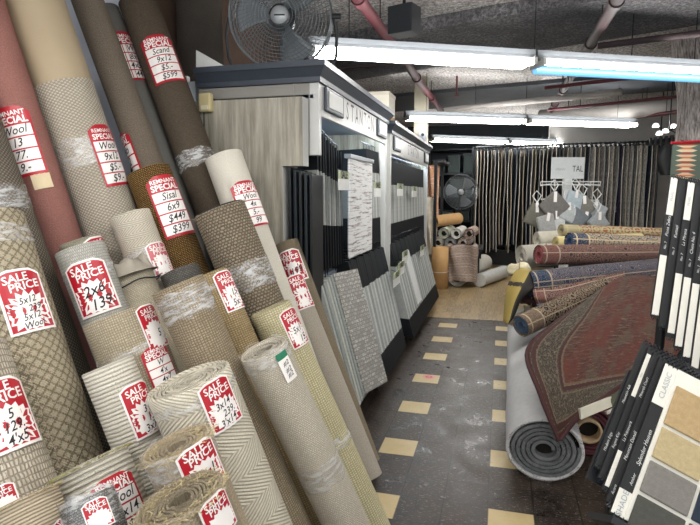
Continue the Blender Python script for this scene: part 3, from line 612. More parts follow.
# rolls on the wooden floor at the end of the aisle
def plain_roll(name, label, p, q, r, m, core=None, ri=.6, cat='carpet roll', grp=None, sq=1, uvl=None, hollow=True, nn=36, sag=0):
    o = thing(name, label, cat, p, None, grp); d = q-p; ax = d.normalized(); L = d.length
    a = Vector((0, 0, 1)) if abs(ax.z) < .9 else Vector((1, 0, 0)); x = ax.cross(a).normalized(); yv = x.cross(ax)
    b = MB(); rows = []; S = 18
    sd = (p.x*3+p.z*7) % 9
    for i in range(S+1):
        c = ax*(L*i/S)+Vector((0, 0, -sag*math.sin(PI*i/S))); f = 1+.03*mnoise.noise((i*.5, sd, 0))
        rows.append([c+x*math.cos(t)*r*f+yv*math.sin(t)*r*sq*f*(1+.02*math.sin(3*t+i*.4)) for t in [2*PI*k/nn for k in range(nn)]])
    zz = [L*i/S for i in range(S+1)]
    if hollow:
        def endr(c, f, e): return [c+ax*e+x*math.cos(t)*r*f+yv*math.sin(t)*r*sq*f for t in [2*PI*k/nn for k in range(nn)]]
        rows = [endr(Vector((0,0,0)), .90, .05), endr(Vector((0,0,0)), .90, .002), endr(Vector((0,0,0)), .96, -.004)]+rows; zz = [-.06, -.01, -.005]+zz
    b.grid(rows, True, uvf=lambda a_, c_: (zz[a_], 2*PI*r*c_/nn)); b.face(rows[-1]); 
    if not hollow: b.face(rows[0][::-1])
    b.build('outer_wrap', m, o, True)
    if hollow:
        e = MB(); pitch = r*(.13 if r > .1 else .2); turns = int((r*.88-r*(1-ri))/pitch)+1; N = turns*26; I, O, I0, O0 = [], [], [], []
        for k in range(N+1):
            t = 2*PI*k/26; qq = r*(1-ri)+pitch*t/(2*PI); w = pitch*.7
            if qq+w > r*.93: break
            jig = .005*math.sin(t*1.3+sd)
            for arr, R_, ez in ((I, qq, .003), (O, qq+w, .003), (I0, qq, .07), (O0, qq+w, .07)): arr.append(ax*(ez+(jig if ez < .05 else 0))+x*math.cos(t)*R_+yv*math.sin(t)*R_*sq)
        e.grid([I0, I, O, O0]); e.build('wound_layers', core or m, o)
        e = MB(); e.face([ax*.065+x*math.cos(t)*r*.9+yv*math.sin(t)*r*.9*sq for t in [2*PI*k/24 for k in range(24)]]); e.build('dark_end_disc', M_hollow_shade, o)  # dark disc paints the shade between the wound layers
    return o
M_pw = mat('pale_rug_back', 'b9b4aa', .85, var=.12, scale=14); M_pw2 = mat('white_bagged', 'bfbfba', .35, var=.12, scale=20, bump=.01)
def floorz(u, v): return pZ(u, v, 0)
a = pd(457, 276, 9.6); a.z = .165; e = pd(472, 258, 11.2); e.z = .17
plain_roll('carpet_roll', 'pale rolled rug lying open-ended on the wood floor at the aisle end', a, a+Vector((.42, 1.5, .12)), .155, M_pw)
plain_roll('carpet_roll', 'white bagged roll lying right of the pale open-ended one', Vector((a.x+.38, a.y+.1, .125)), Vector((a.x+.80, a.y+1.35, .125)), .12, M_pw2, hollow=False)
k0 = pZ(439.5, 288, 0); o = thing('cardboard_tube', 'upright brown cardboard tube tied with string on the wood floor', 'tube', k0)
b = MB(); b.lathe([(0, 0), (.145, 0), (.145, .72), (.125, .72), (.125, .3)], 32); b.build('tube_wall', M_kraft, o, True); b = MB(); b.tube([(.147*math.cos(t), .147*math.sin(t), .30+.01*math.sin(t)) for t in [2*PI*k/24 for k in range(24)]], .005, 5, closed=True); b.build('string', M_white, o)
b = MB(); b.lathe([(.122, .66), (0, .66)], 24); b.build('inside_shade_disc', M_hollow_shade, o)  # dark disc below the rim, painting the shade down the tube
# trolley of rolled rugs behind the tube
tb = Vector((k0.x+.25, k0.y+.65, 0)); o = thing('low_trolley', 'low dark trolley carrying bundled rugs at the aisle end', 'trolley', tb); b = MB(); b.box((-.42, -.3, .62), (.42, .6, .66)); b.build('deck', M_dark, o)
for x_, y_ in ((-.4, -.28), (.37, -.28), (-.4, .55), (.37, .55)):
    b = MB(); b.box((x_, y_, 0), (x_+.03, y_+.03, .62)); b.build('leg', M_dark, o)
cols = [('cream', 'b8b3a6'), ('grey', '8d8d8c'), ('mauve patterned', None), ('pale green', 'a3a696'), ('white', 'c6c4be'), ('brown patterned', None)]
M_pp = persian('mauve_pattern', '8b5f61', '9a8a80', 'bfb0a8', 'cfc3b9', 1.5); M_pb = persian('brown_pattern', '5f4a44', '7d6a60', 'a38f84', 'c5b8ab', 1.5)
for k, (nm, c) in enumerate(cols):
    x_ = -.33+.22*(k % 3)+(.1 if k >= 3 else 0); z_ = .66+.10+(.17 if k >= 3 else 0)
    mm = mat('bundle_%d' % k, c, .85, var=.15) if c else (M_pp if k == 2 else M_pb)
    plain_roll('small_rug_roll', nm+' rolled rug bundled on the low trolley', tb+Vector((x_, -.33, z_)), tb+Vector((x_+.05, .55, z_)), .095, mm, grp=None)
plain_roll('cardboard_tube', 'short orange-brown cardboard tube lying on top of the bundled rugs', tb+Vector((-.42, -.2, 1.13)), tb+Vector((-.02, .35, 1.17)), .105, M_kraft, ri=.2, cat='tube')
hang_cloth('draped_rug', 'dark red patterned rug bunched behind the lying rolls', 463, 245, k0.y+.2, .5, .62, M_pb, .16)
# red sticker on a floor tile
o = MB(); p = pZ(429, 377, 0); o.lathe([(.032, .0015), (.018, .0015)], 24, Matrix.Translation((p.x, p.y, 0))); o.face([(p.x-.018, p.y-.004, .0015), (p.x+.018, p.y-.004, .0015), (p.x+.018, p.y+.004, .0015), (p.x-.018, p.y+.004, .0015)]); o.lathe([(.06, .0008), (0, .0008)], 24, Matrix.Translation((p.x, p.y, 0)), mi=1)
tag(o.build('floor_sticker', [M_red, mat('sticker_pink', 'c98a80', .5)]), 'round red sticker on a cream floor tile', 'sticker')

# ------------------------------------------------------------------ carpet rolls leaning on the left
SPEC = {  # material, backing of the end, sheet pitch, label
1: (carpet('cream_ribbed_loop', 'c6bca8', 'b3a892', '85796a', .011, .02, 'brick', .003, .005, 0), 'wide cream ribbed carpet roll at the left edge of the photo, 129 on its tag'),
2: (carpet('beige_fine_rib', 'c4b499', 'ab9a7e', '81735e', 9, .0085, 'rib', .0025, .005), 'beige finely ribbed carpet roll in the bottom left corner, lowest of all'),
3: (carpet('grey_mottled_weave', '8e8c86', '56544f', '3d3b38', .008, .006, 'brick', .0016, .004), 'small dark grey mottled roll with a plastic-covered end at the bottom left'),
4: (carpet('pale_grey_ribbed', 'cbc4b4', 'bcb5a5', '98917f', 9, .015, 'rib', .005, .007), 'pale grey thickly ribbed roll with frayed end and a WOOL 3x14 tag'),
5: (carpet('shaggy_beige', 'b3a386', '97886d', '6d614c', kind='plain', bump=.006), 'shaggy-ended beige roll at the bottom, nearest to the camera'),
6: (carpet('sandy_felt', 'bba98b', 'a39277', '7c6d56', kind='plain', bump=.004), 'sandy roll with fuzzy end behind a red and white 5x1 tag under plastic'),
7: (carpet('ivory_herringbone', 'cfc7b4', 'bdb5a1', 'a09783', .012, .085, 'herring', bump=.004), 'broad ivory herringbone carpet roll with a 239 sale tag'),
8: (carpet('white_corded_loop', 'd0c9ba', 'c0b9aa', 'a59e8e', 9, .013, 'rib', .004, .006), 'whitish corded loop roll with a narrow 15 sale tag, left of the herringbone roll'),
9: (carpet('beige_waffle', 'b9ac93', 'a6997f', '83765f', .009, .009, 'brick', .002, .004, 0), 'wide beige waffle-weave roll with two red tags, between the 139 roll and the tan roll'),
10: (carpet('tan_square_weave', 'a8977c', '94846a', '6f614b', .010, .009, 'brick', .0022, .005, 0), 'long tan square-weave roll with packing tape near its rim'),
11: (carpet('honey_open_weave', 'bba47a', 'a58d63', '7c6844', .011, .009, 'brick', .0024, .005, 0), 'honey-coloured open-weave roll with sale tag, right behind the tan roll'),
12: (carpet('charcoal_basket', '75716b', '5f5b55', '403d39', .014, .007, 'brick', .002, .005), 'short charcoal basket-weave roll end peeping over the tan roll'),
13: (carpet('chunky_taupe_loop', 'a5977f', '90826c', '5e5242', .018, .014, 'brick', .004, .010), 'thick taupe chunky-loop roll with black backing and a plastic band'),
14: (carpet('pale_yellow_grid', 'd2c9a4', 'c4ba94', '9a9068', .012, .010, 'brick', .0026, .005, 0), 'pale yellow grid-weave roll with red sale tag near its rim'),
15: (carpet('off_white_basket', 'cbc3b2', 'bbb2a0', '978d7b', .009, .007, 'brick', .0018, .0035, .5), 'off-white basket-weave roll with a green and white tag'),
16: (carpet('taupe_plush', '84765f', '746752', '54493a', kind='plain', bump=.003), 'taupe plush roll with a 199 sale tag, furthest right by the cabinet'),
17: (carpet('mushroom_plush', 'aaa192', '9a9182', '7b7264', kind='plain', bump=.003), 'mushroom-grey roll with clear plastic around its end, in front of the 199 roll'),
18: (carpet('sisal_gold_check', 'ab8650', 'bd9c66', '3d2a14', .010, .008, 'brick', .0026, .006, keep=True), 'golden brown sisal basket-weave roll with a sisal special tag'),
19: (carpet('ivory_knobbly_loop', 'd4cab9', 'c6bba9', '978c7a', .022, .016, 'dots', bump=.008), 'big ivory knobbly roll with its plain tan lining standing out on top'),
20: (carpet('dusty_pink_plush', '99665c', '8c5c52', '74483f', kind='plain', bump=.002, var=.5), 'dusty pink carpet roll with a sticky note'),
21: (carpet('brown_grey_twist', '75695b', '655a4d', '463e34', kind='plain', bump=.003), 'tall brown-grey twist roll just right of the ivory knobbly roll'),
22: (carpet('slate_felt', '66645f', '605e59', '504e4a', kind='plain', bump=.001, var=.2), 'tall smooth slate-grey roll between two browner ones'),
23: (carpet('dark_brown_sisal', '6c5f4f', '5c5042', '3d3429', .008, .005, 'brick', .0014, .003), 'tall dark brown roll with a 9x1 special tag beside the white shelf end'),
25: (carpet('cream_velvet', 'cbc5b6', 'c0baab', 'a49d8d', kind='plain', bump=.002, var=.2), 'smooth cream roll standing against the grey cabinet side'),
26: (carpet('grey_brown_nubs', '94897a', '7d7365', '50483d', .018, .016, 'dots', bump=.005), 'grey-brown nubbly roll between the trellis roll and the pink roll'),
27: (carpet('silver_twill', 'b9b6ac', 'a5a298', '85827a', .007, .012, 'brick', .0016, .003), 'silver-grey twill roll with a 139 sale tag'),
28: (carpet('ivory_chevron', 'c8bfae', 'b9b09e', '988e7c', .010, .03, 'herring', bump=.003), 'ivory fine-ribbed roll with a faded tag and shiny wrap, left of the sisal roll'),
29: (carpet('cream_canvas', 'c5bba4', 'b3a991', '8c826c', .009, .006, 'brick', .0016, .003), 'cream roll topped with a crumpled grey bag'),
30: (carpet('olive_grey_plush', '9c9780', '8b8671', '6b6755', kind='plain', bump=.003), 'olive-grey roll peeping over the 139 roll'),
31: (carpet('trellis_wool', 'bcae92', 'aca085', '6c5f49', .036, .036, 'trellis', bump=.005), 'broad beige roll with a dark trellis pattern and a 239 5x12 wool tag'),
}
M_liner = mat('tan_lining', 'a8977c', .75, var=.08, scale=3)
ROLL_O = {}
def roll_frame(i):
    Tp, B, r = ROLLS[i]; Tp = Vector(Tp); B = Vector(B); ax = (Tp-B).normalized(); L = (Tp-B).length
    x = (EYE-B) ; x = (x-ax*x.dot(ax)).normalized(); y = ax.cross(x)
    return B, ax, x, y, L, r
def make_roll(i):
    B, ax, x, y, L, r = roll_frame(i); m, label = SPEC[i]
    M = Matrix((x, y, ax)).transposed()
    o = thing('carpet_roll', label, 'carpet roll', B, M, 'remnant carpet rolls leaning on the left'); rng = random.Random(i)
    tilt = math.acos(ax.z); s0 = r*math.tan(tilt)+.004; n = 48; top = L
    if i == 19: top = L-.0
    segs = 26; sd = rng.random()*50
    def rad(k, z): return r*(.985+.02*mnoise.noise((math.cos(k)*1.2+sd, math.sin(k)*1.2, z*2.2)))
    Lb = L
    if i == 19:      # pile ends at the pixel height of the seam, lining goes on
        nrm = None; sp = ray(57, 88); # axis point seen at the seam
        nn = ray(0, 88).cross(RT); Lb = nn.dot(EYE-B)/nn.dot(ax)
    b = MB(); rows = []; zs = [s0+(Lb-s0)*a/segs for a in range(segs+1)]
    for z in zs: rows.append([Vector((rad(2*PI*k/n, z)*math.cos(2*PI*k/n), rad(2*PI*k/n, z)*math.sin(2*PI*k/n), z)) for k in range(n)])
    # rounded rim turning inward, then down the inside of the outer layer
    def ring(f, z): return [Vector((p.x*f, p.y*f, z)) for p in rows[segs]]
    zz = list(zs)
    th = min(.010, r*.1)
    extra = [ring(1-.25*th/r, Lb+.0025), ring(1-.7*th/r, Lb+.0035), ring(1-th/r, Lb+.001), ring(1-1.05*th/r, Lb-.05)]
    rows2 = rows+extra; zz += [Lb+.003, Lb+.008, Lb+.012, Lb+.05]
    b.grid(rows2, True, uvf=lambda a, k: (2*PI*r*k/n, zz[a]))
    body = b.build('outer_wrap', m, o, True)
    if i == 19:
        b = MB(); b.tube([(0, 0, Lb-.03), (0, 0, L)], r*.965, 40); b.build('lining', M_liner, o, True); ROLL_O[i] = (o, Lb); return
    # the wound layers seen at the end: a spiral strip
    b = MB(); pitch = {5: .010, 6: .011, 4: .016, 12: .02, 13: .018}.get(i, .0125); rc = .022; r1 = r-th*1.3; turns = max(1.5, (r1-rc)/pitch); N = int(turns*26)
    inn, out, inn0, out0 = [], [], [], []
    for k in range(N+1):
        a = 2*PI*k/26; q = rc+pitch*a/(2*PI); w = pitch*.66; zt = L-.003-.006*rng.random() if i in (5, 6, 4) else L-.004-.003*math.sin(a*.7+i)
        ca, sa = math.cos(a+i), math.sin(a+i)
        inn.append(Vector((q*ca, q*sa, zt))); out.append(Vector(((q+w)*ca, (q+w)*sa, zt))); inn0.append(Vector((q*ca, q*sa, L-.05))); out0.append(Vector(((q+w)*ca, (q+w)*sa, L-.05)))
    b.grid([inn0, inn, out, out0], uvf=lambda a, k: (k*.02, a*.01+k*.013), flip=True)
    b.build('wound_layers', m if i not in (13,) else M_black, o)
    b = MB(); b.face([Vector((r1*math.cos(2*PI*k/24), r1*math.sin(2*PI*k/24), L-.045)) for k in range(24)]); b.build('dark_end_disc', M_hollow_shade if i != 13 else M_black, o)  # dark disc closing the end, shade between layers put into its colour
    if i in (5, 6, 4, 2, 13):   # frayed yarn at the rim
        b = MB()
        for k in range({5: 420, 6: 330, 4: 240, 2: 120, 13: 90}[i]):
            a = rng.random()*2*PI; q = r*(1-.45*rng.random()**2) if i in (5, 6) else r*(.93+.07*rng.random()); p = Vector((q*math.cos(a), q*math.sin(a), L-.004))
            d = Vector((rng.gauss(0, 1)+math.cos(a)*.8, rng.gauss(0, 1)+math.sin(a)*.8, rng.uniform(-.2, 1.0)))*.009; b.tube([p, p+d*.6, p+d+Vector((0, 0, -.003))], .0011, 3, False)
        fe = b.build('frayed_edge', M_jute if i == 13 else mat('yarn_ends', 'b9a982' if i != 4 else 'a79f6a', .95), o); fe['kind'] = 'stuff'
    if i == 13:
        b = MB(); b.tube([(r*.9*math.cos(t), r*.9*math.sin(t), L+.002) for t in [2*PI*k/30 for k in range(30)]], .008, 6, closed=True); b.build('backing_edge', M_black, o, True)
    ROLL_O[i] = (o, L)
for i in SPEC: make_roll(i)

def wrap(i, u, v, hgt, name='plastic_wrap', a0=0, a1=2*PI, m=None, k=1.018):
    """clear film band around roll i at the height where pixel (u, v) meets it"""
    B, ax, x, y, L, r = roll_frame(i); z = hit(i, u, v)[1]
    b = MB(); n = 40; rows = []; rg = random.Random(i)
    for j in range(7):
        zz = z-hgt/2+hgt*j/6; rows.append([Vector((r*k*math.cos(a0+(a1-a0)*q/n), r*k*math.sin(a0+(a1-a0)*q/n), zz+.006*math.sin(q*.9+j))) for q in range(n+1)])
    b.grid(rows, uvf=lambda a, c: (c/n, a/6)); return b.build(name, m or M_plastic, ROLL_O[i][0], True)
def hit(i, u, v):
    B, ax, x, y, L, r = roll_frame(i); d = ray(u, v); o = EYE-B
    dx, dy, dz = d.dot(x), d.dot(y), d.dot(ax); ox, oy, oz = o.dot(x), o.dot(y), o.dot(ax)
    A = dx*dx+dy*dy; Bq = ox*dx+oy*dy; Cq = ox*ox+oy*oy-r*r; D = Bq*Bq-A*Cq
    t = (-Bq-math.sqrt(max(D, 0)))/A
    return math.atan2(oy+dy*t, ox+dx*t), oz+dz*t, t*d.dot(FW)

def strip_plate(mb, f, x0, x1, top, bot, mi, lift, n=8):
    rows = []
    for a in range(n+1):
        xx = x0+(x1-x0)*a/n; tb, bb = top(xx), bot(xx); rows.append([f(xx, bb+(tb-bb)*q/3, lift) for q in range(4)])
    mb.grid(rows, mi=mi, flip=True)
def price_tag(i, u, v, w, h, kind, lines, rot=0, big=1, faded=False, lift0=.004):
    ang, z0, dep = hit(i, u, v); B, ax, x, y, L, r = roll_frame(i); W_, H_ = w*dep/FPX, h*dep/FPX
    rr = r*1.008+lift0; cr, sr = math.cos(rot), math.sin(rot)
    sgn = 1 if RT.dot(x.cross(ax)*1) > 0 else -1   # direction of increasing angle on screen
    sgn = 1 if RT.dot(y) > 0 else -1
    def f(px, py, lift=0):
        X, Y = px*cr-py*sr, px*sr+py*cr; a = ang+sgn*X/rr; q = rr+lift
        return Vector((q*math.cos(a), q*math.sin(a), z0+Y))
    mb = MB(); hw, hh = W_/2, H_/2; red = 5 if faded else 1
    if kind == 'SALE':
        cut = lambda e: (lambda xx: hh-e-max(0, abs(xx)-(hw*.55))*.55)
        strip_plate(mb, f, -hw, hw, cut(0), lambda xx: -hh, 0, 0)
        e = W_*.055; strip_plate(mb, f, -hw+e, hw-e, cut(e), lambda xx: -hh+e, red, .0008)
        n = 36; ring = []; rg = random.Random(int(u*7+v))
        for k in range(n):
            a = 2*PI*k/n; q = (1.0 if k % 2 else .80)*(.95+.1*rg.random()); xx = max(-hw*.86, min(hw*.86, math.cos(a)*hw*1.05*q)); yy = -hh*.36+math.sin(a)*hh*.66*q
            ring.append((xx, max(-hh*.93, yy)))
        for k in range(n):
            a, c = ring[k], ring[(k+1) % n]; mb.face([f(0, -hh*.3, .0014), f(a[0]*.5, (a[1]-hh*.3)*.5, .0014), f(c[0]*.5, (c[1]-hh*.3)*.5, .0014)], None, 0)
            mb.face([f(a[0]*.5, (a[1]-hh*.3)*.5, .0014), f(a[0], a[1], .0014), f(c[0], c[1], .0014), f(c[0]*.5, (c[1]-hh*.3)*.5, .0014)], None, 0)
        for s, yy, sx in (('SALE', .70, -.10), ('PRICE', .44, .04)):
            add_text(mb, s, lambda a, b_: f(a, b_, .0022), sx*W_, hh*yy, W_*.255, .10, 1, .1, .02, 0)
        nl = len(lines)
        for k, s in enumerate(lines):
            yy = hh*(.10-1.02*(k+.45)/max(nl, 1)); big_ = 1.35 if any(ch in s for ch in '$.') or len(s) <= 3 else 1
            if s.startswith('$'):
                add_text(mb, '$', lambda a, b_: f(a, b_, .0024), -hw*.74, yy, W_*.20, 0, 1, 0, .02, red); s = s[1:]; dx = .1
            else: dx = 0
            add_text(mb, s, lambda a, b_: f(a, b_, .0024), dx*W_, yy, min(W_*.27*big_, hh*1.15/max(nl, 1))*big, .12, .9, .35, .008, 2)
    elif kind == 'REM':
        topf = lambda e: (lambda xx: hh-e-.10*H_*(max(0, abs(xx)/hw-.45))**1.2*2)
        strip_plate(mb, f, -hw, hw, topf(0), lambda xx: -hh, red, 0, 10)
        add_text(mb, 'REMNANT', lambda a, b_: f(a, b_, .0014), 0, hh*.80, W_*.165, 0, 1, 0, .015, 0)
        add_text(mb, 'SPECIAL', lambda a, b_: f(a, b_, .0014), 0, hh*.60, W_*.235, 0, .98, 0, .03, 0)
        nl = len(lines); y1 = hh*.48; y0 = -hh*.93; st = (y1-y0)/nl
        for k, s in enumerate(lines):
            ya = y1-st*k-.06*st; yb = y1-st*(k+1)+.06*st
            strip_plate(mb, f, -hw*.88, hw*.88, lambda xx: ya, lambda xx: yb, 0, .0008, 6)
            if s: add_text(mb, s, lambda a, b_: f(a, b_, .0020), 0, (ya+yb)/2, st*.95, .06, .9, .35, .008, 2)
    elif kind == 'GREEN':
        strip_plate(mb, f, -hw, hw, lambda xx: hh, lambda xx: -hh, 0, 0, 4); strip_plate(mb, f, -hw, hw, lambda xx: hh, lambda xx: hh*.55, 4, .0008, 4)
        for yy in (.2, -.25, -.6): add_text(mb, lines[0], lambda a, b_: f(a, b_, .0016), 0, hh*yy, W_*.5, .1, 1, .3, 0, 2)
    elif kind == 'NOTE':
        strip_plate(mb, f, -hw, hw, lambda xx: hh, lambda xx: -hh, 3, 0, 4)
    t = mb.build('price_tag' if kind != 'NOTE' else 'sticky_note', [M_paper, M_red, M_ink, M_note, M_green, M_faded], ROLL_O[i][0])
    if kind != 'NOTE': t['label'] = {'SALE': 'red and white sale price tag', 'REM': 'red and white remnant special tag', 'GREEN': 'green and white tag'}[kind]+(' with '+' '.join(l for l in lines if l) if any(lines) else '')
    return t
M_note = mat('cream_note_paper', 'd8c6a2', .8, var=.04)
# name of roll, pixel centre, size in photo, kind, writing
TAGS = [
(31, 26, 300, 46, 66, 'SALE', ['5x12', '$ 239.', '5x12', 'Wool']), (1, 8, 413, 56, 74, 'SALE', ['5', '129.', "4'x5"]), (1, 4, 500, 26, 30, 'SALE', []), (2, 66, 530, 26, 26, 'SALE', []),
(20, 17, 142, 40, 70, 'REM', ['Wool', '13', '77.', '9.-']), (20, 42, 181, 18, 15, 'NOTE', ['']),
(19, 110, 155, 32, 62, 'REM', ['Wool', '9x12', '$5.-', '$9.-']), (21, 129, 158, 30, 48, 'REM', ['Wo', '12', '5']), (22, 132, 56, 33, 52, 'REM', ['W', '8x', '4x5', '44']),
(23, 163, 58, 34, 50, 'REM', ['Scand', '9x12', '$5.-', '$599']), (18, 172, 205, 36, 64, 'REM', ['Sisal', '6x9', '$449', '$399']), (25, 252, 203, 34, 48, 'REM', ['Wool', '4x', '5.-', '99']),
(27, 92, 287, 42, 56, 'SALE', ['2x6', '$139.']), (30, 104, 259, 32, 48, 'SALE', ["11'"]), (28, 161, 258, 26, 34, 'SALE', ['']),
(9, 162, 369, 32, 50, 'REM', ['W', "4'x", '4x7', '']), (9, 153, 326, 30, 46, 'SALE', ['$5']), (11, 230, 290, 26, 42, 'SALE', ['$15', '5x'] ), (14, 295, 327, 25, 40, 'SALE', ['5x1', '$15']),
(15, 286, 366, 14, 32, 'GREEN', ['#2']), (16, 292, 266, 26, 34, 'SALE', ['$199']), (17, 301, 291, 22, 36, 'SALE', ['$']),
(7, 221, 403, 38, 52, 'SALE', ['3x14', '$239.', "3'x14"]), (6, 203, 466, 46, 50, 'SALE', ['5x1']), (5, 219, 515, 40, 44, 'SALE', []), (8, 143, 408, 36, 54, 'SALE', ['3', '$ 15.', '3x7']),
(4, 122, 505, 46, 62, 'REM', ['Wool', '3-x14', '$']), (3, 98, 514, 26, 30, 'SALE', []),
]
for t in TAGS:
    price_tag(*t[:7], faded=(t[0] == 28))
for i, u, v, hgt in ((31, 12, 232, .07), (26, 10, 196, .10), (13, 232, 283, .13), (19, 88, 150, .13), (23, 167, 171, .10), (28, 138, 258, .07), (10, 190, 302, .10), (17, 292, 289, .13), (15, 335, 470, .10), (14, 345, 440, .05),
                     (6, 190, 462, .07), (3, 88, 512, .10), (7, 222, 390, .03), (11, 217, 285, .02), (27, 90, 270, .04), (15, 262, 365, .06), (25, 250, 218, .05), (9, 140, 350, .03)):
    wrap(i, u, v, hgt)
# crumpled grey bag lying over the cream roll
def bag():
    B, ax, x, y, L, r = roll_frame(29); o = thing('crumpled_bag', 'crumpled grey cloth bag over a cream roll end, left of the sisal roll', 'bag', B+ax*(L+.008), Matrix((x, y, ax)).transposed())
    b = MB(); rows = []
    for a in range(15):
        q = r*1.25*a/14
        rows.append([Vector((q*math.cos(t)*(1+.12*mnoise.noise((math.cos(t)*2, math.sin(t)*2, a*.2))), q*math.sin(t), (.045+.06*mnoise.noise((math.cos(t)*q*26, math.sin(t)*q*26, 3)) if q < r*1.02 else -.25*(q-r))+.0)) for t in [2*PI*j/44 for j in range(44)]])
    b.grid(rows, True); b.build('fabric', mat('grey_cloth', 'a39b8e', .8, var=.25, scale=9, bump=.003), o, True)
    b = MB(); b.tube([(r*1.22*math.cos(t), r*1.22*math.sin(t), -.045+.006*math.sin(5*t)) for t in [2*PI*j/40 for j in range(40)]], .0035, 6, closed=True); b.build('hem', M_black, o, True)
bag()

# ------------------------------------------------------------------ rear rack of hanging rugs
RL = pd(476, 151, 12.0); RR_ = pd(662, 149, 10.6); RR_.z = RL.z = 2.60
o = thing('rug_rack', 'long black overhead rack across the back carrying the hanging rugs', 'rack', (RL.x, RL.y, 0)); off = Vector((RL.x, RL.y, 0)); b = MB()
d_ = RR_-RL
for yy in (-.02, .72): b.tube([Vector((0, yy, 2.63)), Vector((d_.x, d_.y+yy, 2.63))], .018, 8)
b.build('rail', M_dark, o, True)
for t in (0, .5, 1):
    for yy in (-.02, .72):
        b = MB(); b.tube([Vector((d_.x*t-.06, d_.y*t+yy, 0)), Vector((d_.x*t-.06, d_.y*t+yy, 2.64))], .022, 8); b.build('post', M_dark, o, True)
b = MB(); b.box((-.1, .55, .0), (d_.x, .75, .34), Matrix.Rotation(math.atan2(d_.y, d_.x), 4, 'Z')); b.build('plinth', M_black, o)
HM = {}
def hmat(c, pat=False):
    if (c, pat) not in HM:
        k = NT('hanging_rug_'+c); v, xyz = k.obj(); n = k.noise(v, 22 if pat else 50, 4, .7); cc = hx(c)
        k.col(k.mix(k.ramp(n, [(.42, (0,0,0)), (.6, (1,1,1))]), tuple(x*.9 for x in cc), tuple(min(1, x*1.6) for x in cc))); k.set(.95, 0, .1); HM[(c, pat)] = k.m
    return HM[(c, pat)]
CN = {'20262e': 'near-black', '2c333b': 'charcoal', '3a4450': 'slate blue', '6f6a62': 'taupe', '8b857b': 'warm grey', '57544f': 'dark grey', '545454': 'mid grey', '85837f': 'light grey', '6a6966': 'grey', '9b9993': 'pale grey', 'a39c90': 'stone', '4b4038': 'dark brown', '2d2a38': 'dark plum'}
seq = ['6f6a62', '20262e', '4b4038', '2c333b', '20262e', '8b857b', '2c333b', '4b4038', '57544f', '20262e', '8b857b', '3a4450', '2c333b', '57544f', '20262e', '3a4450', '6f6a62', '20262e', '57544f', '3a4450', '20262e', '4b4038', '2c333b', '57544f']
seq2 = ['545454', '85837f', '2c333b', '6a6966', '545454', '2c333b', '85837f', '545454', '6a6966', '545454', '85837f', '6a6966', '2d2a38', '6a6966', '85837f', '545454', '9b9993', '85837f', '20262e', '545454']
rg = random.Random(3); xs = []
t = .006
for k in range(24): xs.append(t); t += .0215+rg.uniform(-.003, .003)
for k in range(20): xs.append(t); t += (.98-xs[23])/20.6+rg.uniform(-.003, .003)
M_bind = [mat('cream_binding', 'c9c4b8', .8), mat('grey_binding', '8f8f8d', .8), mat('tan_binding', 'a39987', .8)]
allc = seq+seq2
for k, t in enumerate(xs):
    c = allc[k]; p = RL+d_*t; hgt = 2.15+rg.uniform(-.12, .1) if k < 24 else 2.2; wid = .62 if k < 24 else .66
    o = thing('hanging_rug', '%s rug hanging on edge from the rear rack, %s from the left end' % (CN[c], ORD[k]), 'hanging rug', p, (0, 0, (.10 if k < 24 else .36)+rg.uniform(-.03, .03)), 'rugs hanging on the rear rack')
    b = MB(); sd = rg.random()*9; rows, r2 = [], []
    th = .026 if k < 24 else .03
    for side in (0, 1):
        rw = []
        for i in range(13):
            z = -.03-hgt*i/12; rw.append([Vector((.012*math.sin(z*3+sd)*min(1, -z*3)+.014*math.sin(y_*9+sd)*(-z/2.2)+(th if side else 0), y_, z)) for y_ in [wid*j/5 for j in range(6)]])
        b.grid(rw, flip=bool(side)); rows.append(rw)
    A, Bb = rows
    b.grid([[q[0] for q in A], [q[0] for q in Bb]], flip=True); b.grid([[q[-1] for q in A], [q[-1] for q in Bb]]); b.grid([A[-1], Bb[-1]], flip=True); b.grid([A[0], Bb[0]])
    b.build('rug_body', hmat(c, k >= 24), o, True)
    b = MB(); b.tube([(A[i][0]+Bb[i][0])/2+Vector((0, -.006, 0)) for i in range(13)], .009 if k < 24 else .008, 6); b.build('edge_binding', M_bind[(k*5) % 3 if k % 3 else 0], o, True)
    b = MB(); b.box((th/2-.012, -.03, -.045), (th/2+.012, .06, .055)); b.build('hanger_clip', M_black, o)
    if k in (25, 30, 33, 36, 39): b = MB(); b.box((-.012, .12, -1.35), (-.004, .20, -1.22)); b.build('paper_tag', M_paper, o)
# black jacket-like cover and short rail at the right end
o = thing('dark_bundle', 'black bundled cover hanging at the right end of the rear rack', 'cover', RR_+Vector((.08, -.1, 0))); b = MB(); rows = []
for i in range(10): rows.append([Vector((.17*math.cos(q)*(.6+.5*math.sin(PI*i/9)), .12*math.sin(q), -.62*i/9)) for q in [2*PI*j/20 for j in range(20)]])
b.grid(rows, True); b.build('cover_cloth', M_black, o, True); b = MB(); b.tube([(0, 0, 0), (0, .1, .06)], .01, 6); b.build('hook', M_dark, o)
p0, p1 = pd(647, 143, 9.8), pd(674, 140, 9.4); o = thing('hook_rail', 'short dark rail of hooks above the right end of the hanging rugs', 'rail', p0); b = MB(); dd = p1-p0; b.tube([Vector((0,0,0)), dd], .05, 8); b.build('rail', M_dark, o)
for k in range(5):
    b = MB(); q = dd*((k+.5)/5); b.box((q.x-.02, q.y-.07, q.z-.05), (q.x+.02, q.y+.02, q.z+.08)); b.build('hook', M_black, o)
b = MB(); b.tube([dd*.5, Vector((dd.x*.5, dd.y*.5, 3.42-p0.z))], .012, 6); b.build('hanger', M_dark, o)
